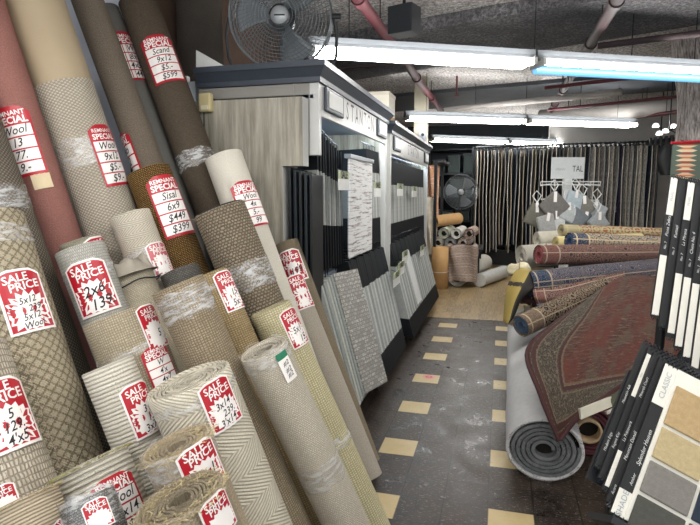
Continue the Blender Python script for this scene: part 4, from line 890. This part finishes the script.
# small chandelier
p = pd(670, 122, 7.4); o = thing('chandelier', 'small chandelier with white flower lamps in front of the plaster column', 'chandelier', p); b = MB(); b.tube([(0, 0, -.12), (0, 0, .12), (0, 0, 3.42-p.z)], .008, 6); b.build('stem', M_dark, o)
for k in range(6):
    a = 2*PI*k/6; q = Vector((math.cos(a)*.17, math.sin(a)*.17, -.10+.09*(k % 2))); b = MB(); b.tube([(0, 0, -.1), q*.5+Vector((0, 0, -.1)), q], .006, 6); b.build('arm', M_dark, o)
    b = MB(); b.lathe([(.012, .0), (.03, -.01), (.045, -.045), (.038, -.055), (0, -.05)], 14, Matrix.Translation(q)); b.build('glass_shade', emat('lit_shade', (1, .96, .9), 1.1), o, True)
# kilim on the column
p = pd(679, 143, 5.6); o = thing('kilim', 'green kilim with zigzag orange and cream edge hanging on the plaster column', 'kilim', p, (0, 0, PH)); 
def kil():
    k = NT('zigzag_kilim'); v, xyz = k.obj(); X, Z = xyz[0], xyz[2]
    zz = k.math('MULTIPLY', k.math('PINGPONG', Z, .025), 3.2); e = k.math('SUBTRACT', k.math('ABSOLUTE', k.math('SUBTRACT', X, .085)), zz)
    a = k.ramp(k.math('MULTIPLY_ADD', k.math('FRACT', k.math('MULTIPLY', Z, 11.0)), 1.0, 0), [(.2, 'd8c7a4'), (.4, 'c0623f'), (.6, 'd9c9a8'), (.8, '9a4b3a')])
    k.col(k.mix(k.math('LESS_THAN', e, .03), '5a675c', a)); k.set(.95); return k.m
b = MB(); b.box((-.06, 0, -.36), (.30, .015, 0)); b.build('woven_panel', kil(), o); b = MB(); b.tube([(-.08, .0, .0), (.32, .0, .02)], .014, 8); b.build('hanging_rod', M_red, o); b = MB(); b.tube([(.1, 0, 0), (.13, .2, .05)], .006, 5); b.build('wall_hook', M_dark, o)

# ------------------------------------------------------------------ TAL sign stand with hanging sample pads
q0 = pd(567, 190, 6.9); o = thing('sample_stand', 'white wire sample stand with a sign reading TAL above it', 'display stand', (q0.x, q0.y, 0), (0, 0, PH)); zs = lambda v: EYE.z-(v-194)/FPX*6.9*1.0
M_wire = mat('white_wire', 'd6d8d6', .4)
b = MB(); b.box((-.05, -.03, 0), (.05, .03, zs(176))); b.build('centre_post', M_wire, o)
b = MB(); b.lathe([(.3, 0), (.3, .03), (.05, .05), (0, .05)], 24); b.build('base', M_wire, o)
b = MB(); b.box((-.225, -.045, zs(179)), (.185, -.032, zs(158))); sg_ = b.build('sign_board', mat('sign_white', 'c9cdcc', .4), o)
b = MB(); f = lambda a, c: Vector((a, -.047, c)); add_text(b, 'TAL', f, .035, zs(169.5), .105, 0, .72, 0, 0, 0, 'LEFT'); add_text(b, 'classic', f, -.115, zs(169.5), .05, 0, 1, .3, 0, 1); 
b.build('lettering', [M_ink, mat('faint_grey_print', '8e9496', .5)], sg_)
for zz, x0, x1 in ((zs(182), -.37, .37), (zs(185), -.37, .37), (zs(199), -.36, -.1), (zs(200), .1, .36), (zs(214), -.45, .4)):
    b = MB(); b.tube([(x0, -.10, zz), (x1, -.10, zz)], .007, 6); b.build('wire_bar', M_wire, o)
for xx in (-.37, -.2, -.1, .1, .25, .37):
    b = MB(); b.tube([(xx, -.10, zs(182)), (xx, -.10, zs(186)), (xx*.6, -.0, zs(184))], .006, 6); b.build('wire_bracket', M_wire, o)
pads = [(554, 206, .19, .8, '6f6c68', 'taupe grey'), (574, 201, .15, .2, 'aebac0', 'pale blue'), (584, 207, .15, .9, '77746c', 'olive grey tilted'), (537, 216, .18, .45, '6b695f', 'dark olive'), (546, 224, .15, 1.2, 'a2a29f', 'light grey'), (568, 213, .14, .5, 'b7bcbc', 'white'),
        (573, 219, .19, .75, '70767a', 'steel grey'), (594, 213, .17, .3, 'a7acae', 'silver'), (598, 223, .15, .9, '9ba0a0', 'speckled silver'), (556, 222, .15, .1, 'c9cbc9', 'chalk white'), (585, 222, .14, 1.0, '5d6265', 'dark steel')]
for k, (u, v, s_, rot, c, nm) in enumerate(pads):
    p = pd(u, v, 6.55+.03*(k % 4)); o = thing('sample_pad', nm+' square carpet pad hanging cornerwise from the white wire stand', 'sample pad', p, (0, .12*math.sin(k*2), PH+.25*math.sin(k*1.7))); M_ = Matrix.Rotation(rot, 4, 'Y')
    b = MB(); b.box((-s_*.72, -.03, -s_*.72), (s_*.72, .03, s_*.72), M_); w = b.build('pad_body', mat('pad_%d' % k, c, .9, var=.25, scale=30), o); bevel(w, .02)
    b = MB(); top = M_ @ Vector((s_*.6, 0, s_*.6)) if math.cos(rot) > 0 else Vector((0, 0, s_)); top = Vector((0, 0, s_*.9)); b.tube([top, top+Vector((-.05, .02, .08)), top+Vector((0, .04, .14)), top+Vector((.05, .02, .08)), top], .007, 6); b.build('hanging_loop', M_wire, o)
    b = MB(); b.box((-.018, -.036, s_*.25), (.018, -.031, s_*.9)); b.build('paper_label', M_paper, o)

# ------------------------------------------------------------------ pile of patterned rugs
PR = {'a': persian('green_beige_floral', '7d8468', 'a39a7c', '8f5240', 'b3a883', .6), 'c': persian('blue_cream_medallion', '34506b', '2c3c55', 'a58f72', 'cbb996', .8), 'f': persian('red_cream_bordered', '5c3433', '6a4440', '3c3032', 'a08f7e', 1.0),
      'g': persian('blue_red_bordered', '5e3438', '27384e', '2f3c50', 'a29382', .9), 'i': persian('brown_cream_panelled', '463630', '6b5b4e', '2c2827', 'a8977f', .9), 'y': mat('pale_yellow_pile', 'cdbd86', .9, var=.15), 'w': carpet('cream_nubs', 'cfcabd', 'bdb8aa', '9a9486', .02, .02, 'dots', bump=.006)}
def rug_roll(name, label, a, b_, r, m, sq=1, sag=0, core=None, ri=.7):
    o = plain_roll(name, label, a, b_, r, m, core=core, ri=ri, cat='rolled rug', sq=sq, sag=sag); return o
def pp(u, v, z): return pd(u, v, z)
# plinth of folded rugs carrying the pile
FR = [('dark green', '39463f'), ('navy', '28303f'), ('maroon', '4d2b2c'), ('charcoal', '33333a'), ('dark brown', '46362e'), ('teal grey', '44575a'), ('dusky blue', '3d4c5e'), ('wine red', '5a2f33')]
z = .004
for k, (nm, c) in enumerate(FR):
    x0, x1 = .74+.03*math.sin(k*2), 2.55; y0 = 3.95+.05*k+.04*math.sin(k*3); h_ = .098
    o = thing('folded_rug', nm+' folded rug, layer number '+ORD[k]+' up from the floor under the rolled rugs', 'folded rug', ((x0+x1)/2, (y0+5.7)/2, z)); ox, oy = o.location.x, o.location.y
    b = MB(); b.box((x0-ox, y0-oy, 0), (x1-ox, 5.7-oy, h_-.004)); w = b.build('folded_layers', mat('folded_'+nm.replace(' ', '_'), c, .95, var=.3, scale=14), o); bevel(w, .035, 3)
    b = MB(); b.box((x0-ox+.04, y0-oy-.012, h_*.45), (x1-ox-.05, y0-oy+.03, h_*.52)); b.build('fold_edge', mat('fold_edge_%d' % k, 'a9a18f', .9), o); z += h_
ztop = z
a, e = pp(529, 279, 4.75), pp(668, 266, 4.9); a.z = ztop+.06; e.z = ztop+.16
rug_roll('rolled_rug', 'blue-edged rolled rug with cream and red border, above the draped red rug', a, e, .112, PR['g'], 1, core=mat('blue_backing', '2d3f58', .9))
a, e = pp(538, 264, 5.0), pp(670, 256, 5.2)
a.z = ztop+.285; e.z = ztop+.27
rug_roll('rolled_rug', 'red and cream rolled rug lying just above the blue-edged one', a, e, .095, PR['f'], .95, core=mat('red_backing', '8f4a4c', .9))
a, e = pp(521, 257, 5.6), pp(600, 247, 5.75); a.z = ztop+.20; e.z = ztop+.24
rug_roll('rolled_rug', 'thick cream nubbly rolled rug sticking out left, behind the coloured ones', a, e, .115, PR['w'], 1, core=mat('cream_back', 'b9b3a5', .9))
a, e = pp(556, 244, 5.45), pp(640, 240, 5.6)
rug_roll('rolled_rug', 'pale yellow rolled rug tucked between cream and blue ones', a, e, .075, PR['y'])
a, e = pp(537, 240, 5.9), pp(612, 236, 6.0)
rug_roll('rolled_rug', 'cream soft rolled rug end behind the pale yellow one', a, e, .09, mat('soft_cream', 'c5bfae', .9, var=.15, scale=20, bump=.006))
a, e = pp(569, 241, 5.2), pp(670, 245, 5.35)
rug_roll('rolled_rug', 'blue rolled rug with cream medallions, second from the top', a, e, .085, PR['c'], .95, core=mat('blue_back', '3a4f70', .9))
a, e = pp(561, 230, 5.5), pp(672, 234, 5.7)
rug_roll('rolled_rug', 'green-beige rolled rug with orange flowers on top of the pile', a, e, .065, PR['a'], .9)
# plush ties
for k, (u, v, r_, c, nm) in enumerate([(546, 250, .05, 'd3cdbd', 'cream soft bundle lying on the nubbly roll'), (556, 254, .045, 'c9c2ae', 'beige soft bundle beside the blue roll end'), (519, 270, .07, 'd2c7a8', 'cream soft bundle at the pile corner above the yellow cloth'), (525, 277, .055, '2e4160', 'navy soft bundle under the blue-edged roll'), (531, 297, .085, '45292c', 'maroon soft bundle under the flat sagging rug by the yellow cloth'), (524, 318, .10, 'b5b0a4', 'pale soft bundle between yellow cloth and diagonal brown roll')]):
    p = pp(u, v, 4.9 if k > 1 else 5.1); o = thing('soft_bundle', nm, 'cloth bundle', p); b = MB(); rows = []
    for i in range(12):
        t = PI*i/11; rows.append([Vector((1.5*r_*math.cos(t), r_*math.sin(t)*math.cos(q)*(1+.25*math.sin(3*q+k)), r_*math.sin(t)*math.sin(q)*(1+.25*math.cos(2*q+i)))) for q in [2*PI*j/20 for j in range(20)]])
    b.grid(rows, True); b.build('bundle_cloth', mat('soft_%d' % k, c, .9, var=.2, scale=30, bump=.004), o, True); b = MB(); b.tube([(0, r_*1.12*math.cos(t), r_*1.12*math.sin(t)) for t in [2*PI*j/16 for j in range(16)]], .006, 5, closed=True); b.build('tie', mat('tie_%d' % k, '8d8470', .8), o)
def patch(name, label, ctrl, m, th=.012, sub=6, cat='rug', uvs=(1.5, 1.2), par=None):
    """thick cloth through a grid of control points"""
    def cr(p, t):
        n = len(p)-1; i = min(int(t*n), n-1); f = t*n-i; P = lambda k: p[max(0, min(n, k))]
        a, b_, c, d = (P(i-1) if i > 0 else b2(p, 0)), P(i), P(i+1), (P(i+2) if i+2 <= n else b2(p, 1))
        return .5*((2*b_)+(c-a)*f+(2*a-5*b_+4*c-d)*f*f+(3*b_-a-3*c+d)*f**3)
    def b2(p, e): return (p[0]*2-p[1]) if e == 0 else (p[-1]*2-p[-2])
    nr, nc = (len(ctrl)-1)*sub, (len(ctrl[0])-1)*sub; cols = [[cr(r_, j/nc) for j in range(nc+1)] for r_ in ctrl]
    rows = [[cr([cols[k][j] for k in range(len(ctrl))], i/nr) for j in range(nc+1)] for i in range(nr+1)]
    o = thing(name, label, cat, rows[nr//2][nc//2]); off = o.location.copy()
    b = MB(); b.grid([[q-off for q in r_] for r_ in rows], uvf=lambda a, c: (c/nc*uvs[0], a/nr*uvs[1]))
    w = b.build('pile_side', m, o, True); s_ = w.modifiers.new('t', 'SOLIDIFY'); s_.thickness = th; s_.offset = 0
    return o, rows, off
def red_rug():
    k = NT('worn_red_rug'); uv, u, v = k.uv(); mp = k.n('Mapping'); mp.inputs['Scale'].default_value = (5, 40, 1); mp.inputs['Rotation'].default_value = (0, 0, .75); k.l(uv, mp.inputs[0]); st = k.noise(mp.outputs[0], 2.2, 6, .75)
    n2 = k.noise(uv, 34, 5, .75)
    field = k.ramp(st, [(.40, '37201c'), (.49, '48271f'), (.55, '543a30'), (.63, '766a55')]); field = k.mix(k.ramp(n2, [(.46, (0,0,0)), (.62, (.75,.75,.75))]), field, '4b3b31')
    big = k.noise(uv, 3.2, 3, .6); field = k.mix(k.ramp(big, [(.42, (0,0,0)), (.6, (.8,.8,.8))]), field, '57291f'); field = k.mix(k.ramp(k.noise(uv, 5, 3, .6), [(.5, (0,0,0)), (.62, (.6,.6,.6))]), field, '4e463a')
    vo = k.n('TexVoronoi'); vo.inputs['Scale'].default_value = 11; vo.inputs['Randomness'].default_value = .15; k.l(uv, vo.inputs['Vector'])
    rg_ = k.math('SINE', k.math('MULTIPLY', k.math('ADD', vo.outputs['Distance'], k.math('MULTIPLY', n2, .3)), 30.0)); bord = k.ramp(rg_, [(.3, '332c26'), (.5, '5d5545'), (.8, '463e33')]); bord = k.mix(k.ramp(n2, [(.5, (0,0,0)), (.72, (.8,.8,.8))]), bord, '8b7f68')
    d = k.math('MINIMUM', u, k.math('SUBTRACT', 1.2, v)); dn = k.math('ADD', d, k.math('MULTIPLY', k.math('SUBTRACT', n2, .5), .03))
    c = k.mix(k.math('LESS_THAN', dn, .36), field, bord)
    for x0, w_ in ((.36, .022), (.30, .012), (.10, .016)):
        c = k.mix(k.math('MULTIPLY', k.math('LESS_THAN', k.math('ABSOLUTE', k.math('SUBTRACT', dn, x0)), w_/2), .55), c, '6b5f4c')
    for x0, w_ in ((.335, .03), (.07, .045)):
        c = k.mix(k.math('LESS_THAN', k.math('ABSOLUTE', k.math('SUBTRACT', dn, x0)), w_/2), c, '3f2320')
    c = k.mix(k.math('LESS_THAN', dn, .035), c, '40201c')
    k.col(c); k.set(.8, 0, .25); k.bump(k.math('ADD', n2, st), .006, .8); return k.m
R0 = [[(585, 302, 4.15), (606, 286, 4.3), (630, 276, 4.42), (660, 278, 4.42), (700, 290, 4.3)],
      [(556, 322, 3.85), (590, 314, 3.88), (622, 306, 3.9), (655, 310, 3.8), (692, 325, 3.65)],
      [(527, 350, 3.50), (565, 352, 3.50), (602, 348, 3.48), (638, 348, 3.40), (676, 356, 3.3)],
      [(540, 395, 3.10), (566, 394, 3.16), (592, 388, 3.18), (618, 382, 3.15), (648, 377, 3.1)],
      [(559, 441, 2.94), (567, 431, 2.98), (577, 419, 3.0), (598, 402, 3.0), (628, 381, 3.0)]]
o, rows, off = patch('draped_rug', 'large worn dark red rug with grey-brown border draped over the pile', [[pp(*q) for q in r_] for r_ in R0], red_rug(), .014, 7, uvs=(1.5, 1.2))
b = MB(); b.tube([r_[0]-off for r_ in rows]+[q-off for q in rows[-1][1:]], .011, 6); b.build('bound_edge', mat('maroon_binding', '3d1f1f', .9), o, True)
# under the drape: a rolled heap which holds it up
for k, (x, y0, y1, z_, r_, c, nm) in enumerate([(1.05, 3.30, 4.0, .16, .155, '4a3a34', 'brown'), (1.38, 3.25, 4.0, .16, .155, '39423e', 'dark green'), (1.70, 3.30, 4.0, .16, .155, '4b2f30', 'maroon'), (1.22, 3.50, 4.05, .43, .15, '40414a', 'charcoal'), (1.56, 3.50, 4.05, .43, .15, '55463a', 'tan'), ]):
    rug_roll('rolled_rug', nm+' rolled rug hidden in the dark under the draped red rug', Vector((x, y0, z_)), Vector((x, y1-.08, z_)), r_, mat('heap_%d' % k, c, .95, var=.2))
a, e = pp(521, 326, 4.15), pp(606, 288, 4.55)
rug_roll('rolled_rug', 'brown rolled rug with cream panelled border lying diagonally on the draped rug edge', a, e, .085, PR['i'], 1, core=mat('blue_grey_backing', '4a5a70', .9))
o, rows, off = patch('folded_flat_rug', 'flat rug with pale blue edge sagging below the blue-edged roll', [[pp(533, 290, 4.6), pp(560, 287, 4.6), pp(590, 280, 4.65), pp(625, 272, 4.7)], [pp(534, 297, 4.5), pp(562, 296, 4.5), pp(592, 288, 4.55), pp(626, 279, 4.6)], [pp(537, 304, 4.52), pp(564, 301, 4.5), pp(594, 292, 4.55), pp(627, 283, 4.6)]], PR['f'], .02, 5, uvs=(1.2, .17))
b = MB(); b.tube([q-off for q in rows[-1]], .014, 6); b.build('bound_edge', mat('pale_blue_binding', '7d8da0', .9), o, True)
def yel():
    k = NT('yellow_print'); uv, u, v = k.uv(); vo = k.n('TexVoronoi'); vo.inputs['Scale'].default_value = 7; k.l(uv, vo.inputs['Vector']); n = k.noise(uv, 12, 4, .7)
    c = k.mix(k.math('LESS_THAN', k.math('ADD', k.math('ABSOLUTE', k.math('SUBTRACT', v, .2)), k.math('MULTIPLY', n, .12)), .085), 'a08a48', '2a2118'); k.col(k.mix(k.math('GREATER_THAN', u, .27), c, '241f1b')); k.set(.7); return k.m
patch('yellow_cloth', 'yellow cloth with black print hanging off the pile corner by the aisle', [[pp(517, 268, 4.9), pp(528, 270, 4.75), pp(538, 277, 4.72)], [pp(509, 284, 4.8), pp(520, 285, 4.66), pp(534, 288, 4.66)], [pp(506, 300, 4.75), pp(513, 303, 4.62), pp(522, 298, 4.64)], [pp(504, 322, 4.7), pp(508, 324, 4.58), pp(514, 316, 4.6)]], yel(), .02, 6, 'cloth', (.45, .6))
# pale roll lying along the aisle
n0 = pd(545, 441, 3.10)
gr_ = mat('grey_shag_layers', '6d6f70', .95, var=.35, scale=40, bump=.006)
aa = Vector((n0.x, n0.y, .185)); plain_roll('carpet_roll', 'big pale grey-white roll lying along the aisle, its grey spiral end facing out', aa, Vector((n0.x+.04, n0.y+2.9, .185)), .212, mat('pale_grey_back', 'b3b1b0', .9, var=.10, scale=30, bump=.002), core=gr_, ri=.82, sq=.86, cat='carpet roll', nn=48)
b = MB(); rg = random.Random(8)
for k in range(500):
    t = rg.random()*2*PI; q = .212*rg.uniform(.35, 1.0); p = Vector((q*math.cos(t), -.006, q*math.sin(t)*.86)); b.tube([p, p+Vector((rg.gauss(0, .006), -.008-.006*rg.random(), rg.gauss(0, .006)))], .0016, 3, False)
fe = b.build('frayed_edge', gr_, bpy.data.objects.get([x.name for x in C.objects if x.get('label', '').startswith('big pale grey-white')][0])); fe['kind'] = 'stuff'
# small red-edged roll on its cardboard core
p = pd(590, 432, 3.36); p.z = .165; mr = mat('rose_red_pile', '5a2c33', .95, var=.2, scale=30)
o = plain_roll('carpet_roll', 'dark rose roll with a protruding cardboard core under the draped rug corner', Vector((p.x, p.y+.05, p.z)), Vector((p.x+.1, p.y+.55, p.z)), .155, mr, core=mr, ri=.42)
b = MB(); rows = []
for rr, yy in ((.078, .15), (.078, -.02), (.063, -.022), (.063, .14)): rows.append([Vector((rr*math.cos(t), yy, rr*math.sin(t))) for t in [2*PI*j/28 for j in range(28)]])
b.grid(rows, True, flip=True); b.build('cardboard_core', mat('torn_kraft', 'b49a78', .8, var=.3, scale=30), o, True)
# cream card flap and dark strips near the core
def bar(name, label, a, e, w, t, m, cat, m2=None):
    d = e-a; X = d.normalized(); Z = X.cross(FW).normalized(); o = thing(name, label, cat, a); Y = Z.cross(X); M_ = Matrix((X, Y, Z)).transposed().to_4x4()
    b = MB(); b.box((0, -t/2, -w/2), (d.length, t/2, w/2), M_); b.build('strip_body', m, o)
    b = MB(); b.box((0, -t/2-.002, -w/2), (.012, t/2+.002, w/2), M_); b.build('end_cap', m2 or m, o); return o
bar('card_strip', 'cream card strip lying over the rose roll', pd(580, 414, 2.86), pd(612, 401, 3.0), .055, .008, mat('cream_card', 'c4bfae', .6), 'card')
bar('edge_strip', 'olive rug edge strip running back from the cream card', pd(609, 401, 3.0), pd(650, 375, 3.05), .06, .02, mat('olive_strip', '4a4c3c', .9), 'rug')
bar('edge_strip', 'pale rug edge strip just below the olive one', pd(606, 413, 2.95), pd(640, 396, 3.0), .015, .012, mat('pale_strip', 'a8a597', .9), 'rug')

# ------------------------------------------------------------------ sample folders at the right
def cam2w(c): return EYE+RT*c[0]-UP*c[1]+FW*c[2]
M_folder = mat('folder_black', '121315', .6, var=.1); M_page = mat('folder_page', 'd2cfc4', .6, var=.02); M_txt = mat('folder_white_print', 'c8c8c4', .5)
def frame_of(A, B, z0, z1, L=None):
    """folder plane: A top-left pixel, B bottom-left pixel"""
    a = pd(*A, z0); b_ = pd(*B, z1); dn = (b_-a); H_ = dn.length; dn.normalize()
    r_ = RT-dn*RT.dot(dn); r_.normalize(); return a, dn, r_, dn.cross(r_)*1, H_
def folder(name, label, a, dn, rt, nm, H_, Wd, th, texts, whites, group=None, spirals=True, page=None, swatches=None, spb=True):
    M_ = Matrix((rt, -dn, rt.cross(-dn))).transposed(); o = thing(name, label, 'sample folder', a, M_, group)   # local x right, y up, z to viewer
    sgn = 1 if (M_ @ Vector((0, 0, 1))).dot(FW) < 0 else -1
    b = MB(); b.box((0, -H_, -th), (Wd, 0, 0)); w = b.build('cover', M_folder, o)
    def F(x, y, l=.0012): return Vector((x, y, l))
    for (x0, y0, x1, y1, s) in whites:
        b = MB(); b.box((x0, -y1, 0), (x1, -y0, .0012)); q = b.build('white_label', M_page, o)
        if s: b = MB(); add_text(b, s, lambda x, y: F(x, y, .0020), (x0+x1)/2, -(y0+y1)/2, min(.02, (x1-x0)*.55), PI/2); b.build('label_print', M_lbl, q)
    if texts:
        b = MB()
        for s, x, y, sz in texts: add_text(b, s, lambda x_, y_: F(x_, y_), x, -y, sz, PI/2, 1, .25, 0)
        b.build('lettering', M_txt, o)
    if page:
        x0, y0, x1, y1 = page; b = MB(); b.box((x0, -y1, 0), (x1, -y0, .004)); b.build('swatch_page', M_page, o)
    for (x0, y0, x1, y1, m) in (swatches or []):
        b = MB(); b.box((x0, -y1, .004), (x1, -y0, .010)); w = b.build('carpet_swatch', m, o); bevel(w, .004)
    if spirals:
        b = MB()
        for k in range(int(Wd/.011) if Wd < .12 else 9):
            x = .008+.011*k
            for yy in ([0, -H_] if spb else [0]):
                b.tube([Vector((x, yy+.006*math.cos(t)*1.4, -th/2+(.004+th/2)*math.sin(t))) for t in [2*PI*j/10 for j in range(10)]], .0013, 4, closed=True)
        b.build('spiral_binding', M_dark, o)
    return o
# lower stack: five folders stepping to the right, front one open with carpet swatches
a, dn, rt, _, H_ = frame_of((666, 362), (610, 513), 1.36, 1.24)
SW = [mat('swatch_'+n, c, .95, var=.18, scale=90, bump=.001) for n, c in (('tan', 'a58d66'), ('sand', 'a99873'), ('grey', '74706a'), ('graphite', '45453f'), ('slate', '6e7684'), ('navy', '1f2a38'))]
fn = rt.cross(-dn); 
if fn.dot(FW) > 0: fn = -fn
WD = .30; names = [('folder with a plain black margin, furthest back in lower stack', [('Mountain Ash', .007, .15, .009), ('Modern Edge', .007, .28, .009)], []), ('folder with a long white label, fourth from the front in lower stack', [('Regent Key', .006, .26, .009)], [(.002, .02, .012, .14, 'PEARL')]),
    ('folder lettered in fine white script, middle of the lower stack', [('La Primavera', .006, .22, .010), ('Minerals Court', .006, .10, .009)], [(.002, .27, .012, .36, '')]), ('folder with italic title beside the open one', [('Mountain Denali', .007, .24, .011), ('Acorn', .007, .35, .009)], [])]
for k, (lb, tx, wh) in enumerate(names):
    s_ = 4-k; base = a-rt*(.0125*s_)-dn*(.0105*s_)-fn*(.0108*s_); folder('sample_folder', 'black sample '+lb, base, dn, rt, k, H_-.011*s_, WD, .009, tx, wh)
sw = [(.038, .045, .150, .147, SW[0]), (.038, .155, .150, .232, SW[1]), (.038, .240, .150, .316, SW[2]), (.038, .324, .150, .41, SW[3]), (.158, .045, .27, .147, SW[0]), (.158, .155, .27, .232, SW[4]), (.158, .240, .27, .316, SW[5]), (.158, .324, .27, .41, SW[3])]
folder('sample_folder', 'frontmost sample folder at the right with tan, grey and graphite carpet swatches', a, dn, rt, 9, H_, WD, .009, [('Splendor Hausen', .020, .22, .013), ('Amber', .020, .30, .010)], [(.0, .004, .034, .11, 'CLASSIC'), (.0, .33, .034, H_-.004, 'SHADE')], page=(.030, .004, WD-.004, H_-.004), swatches=sw)
low_frame = (a, dn, rt, fn, H_)
# upper stack
a, dn, rt, _, H_ = frame_of((671, 176), (651, 316), 1.72, 1.66)
fn2 = rt.cross(-dn); 
if fn2.dot(FW) > 0: fn2 = -fn2
tx = ['Fiona Zebra', 'Kumasi', 'La Mirana', 'Chess No. 4', 'Mayan Check', 'Maldive Check', 'Savile Row', 'Regal Fawn']
for k in range(8):
    st_ = .0225; base = a+rt*(st_*k)+dn*(.005*k)+fn2*(.008*k); hh_ = H_+.022*k
    wh = [(.001, .004, .0215, .125, 'PEARL' if k != 4 else 'STONE')] if k in (0, 2, 4, 5, 7) else []
    if k in (0, 2): wh.append((.001, H_*.57+.02*k, .0215, H_-.006+.018*k, ''))
    if k in (3, 4, 5, 6, 7): wh.append((.001, H_*.60+.01*k, .0215, hh_-.006, ''))
    folder('sample_folder', 'black sample folder in upper right stack lettered '+tx[k], base, dn, rt, k, hh_, .27, .007, [(tx[k], .012, H_*.36+.01*k, .0135), ('No. 7', .012, H_*.50+.01*k, .010)], wh, group=None)
# sloping black rack which carries both stacks
def rackpart(b, base, dn, rt, fn, u0, u1, v0, v1, d0, d1):
    P = lambda u, v, d: base+rt*u+dn*v-fn*d
    q = [P(u0, v0, d0), P(u1, v0, d0), P(u1, v1, d0), P(u0, v1, d0), P(u0, v0, d1), P(u1, v0, d1), P(u1, v1, d1), P(u0, v1, d1)]
    for f in ((0, 3, 2, 1), (4, 5, 6, 7), (0, 1, 5, 4), (1, 2, 6, 5), (2, 3, 7, 6), (3, 0, 4, 7)): b.face([q[i] for i in f])
la, ldn, lrt, lfn, lH = low_frame
o = thing('folder_rack', 'black sloping rack holding both stacks of sample folders at the right', 'rack', (0, 0, 0)); b = MB(); rackpart(b, la, ldn, lrt, lfn, -.05, .29, lH*.1, lH*.86, .062, .075); b.build('back_board', M_black, o)
b = MB(); rackpart(b, la, ldn, lrt, lfn, -.0, .29, lH+.004, lH+.02, -.02, .11); b.build('ledge', M_black, o)
b = MB(); rackpart(b, a, dn, rt, fn2, .03, .40, H_*.1, H_+.0, .012, .025); b.build('back_board', M_black, o)
for (u0) in (.05, .26):
    g = la+lrt*u0+ldn*(lH*.9)-lfn*.13; b = MB(); b.tube([g, Vector((g.x, g.y+.05, 0))], .015, 8); b.build('leg', M_black, o)
    g = a+rt*u0+dn*(H_*.5)-fn2*.05; b = MB(); b.tube([g, Vector((g.x, g.y+.1, 0))], .015, 8); b.build('leg', M_black, o)
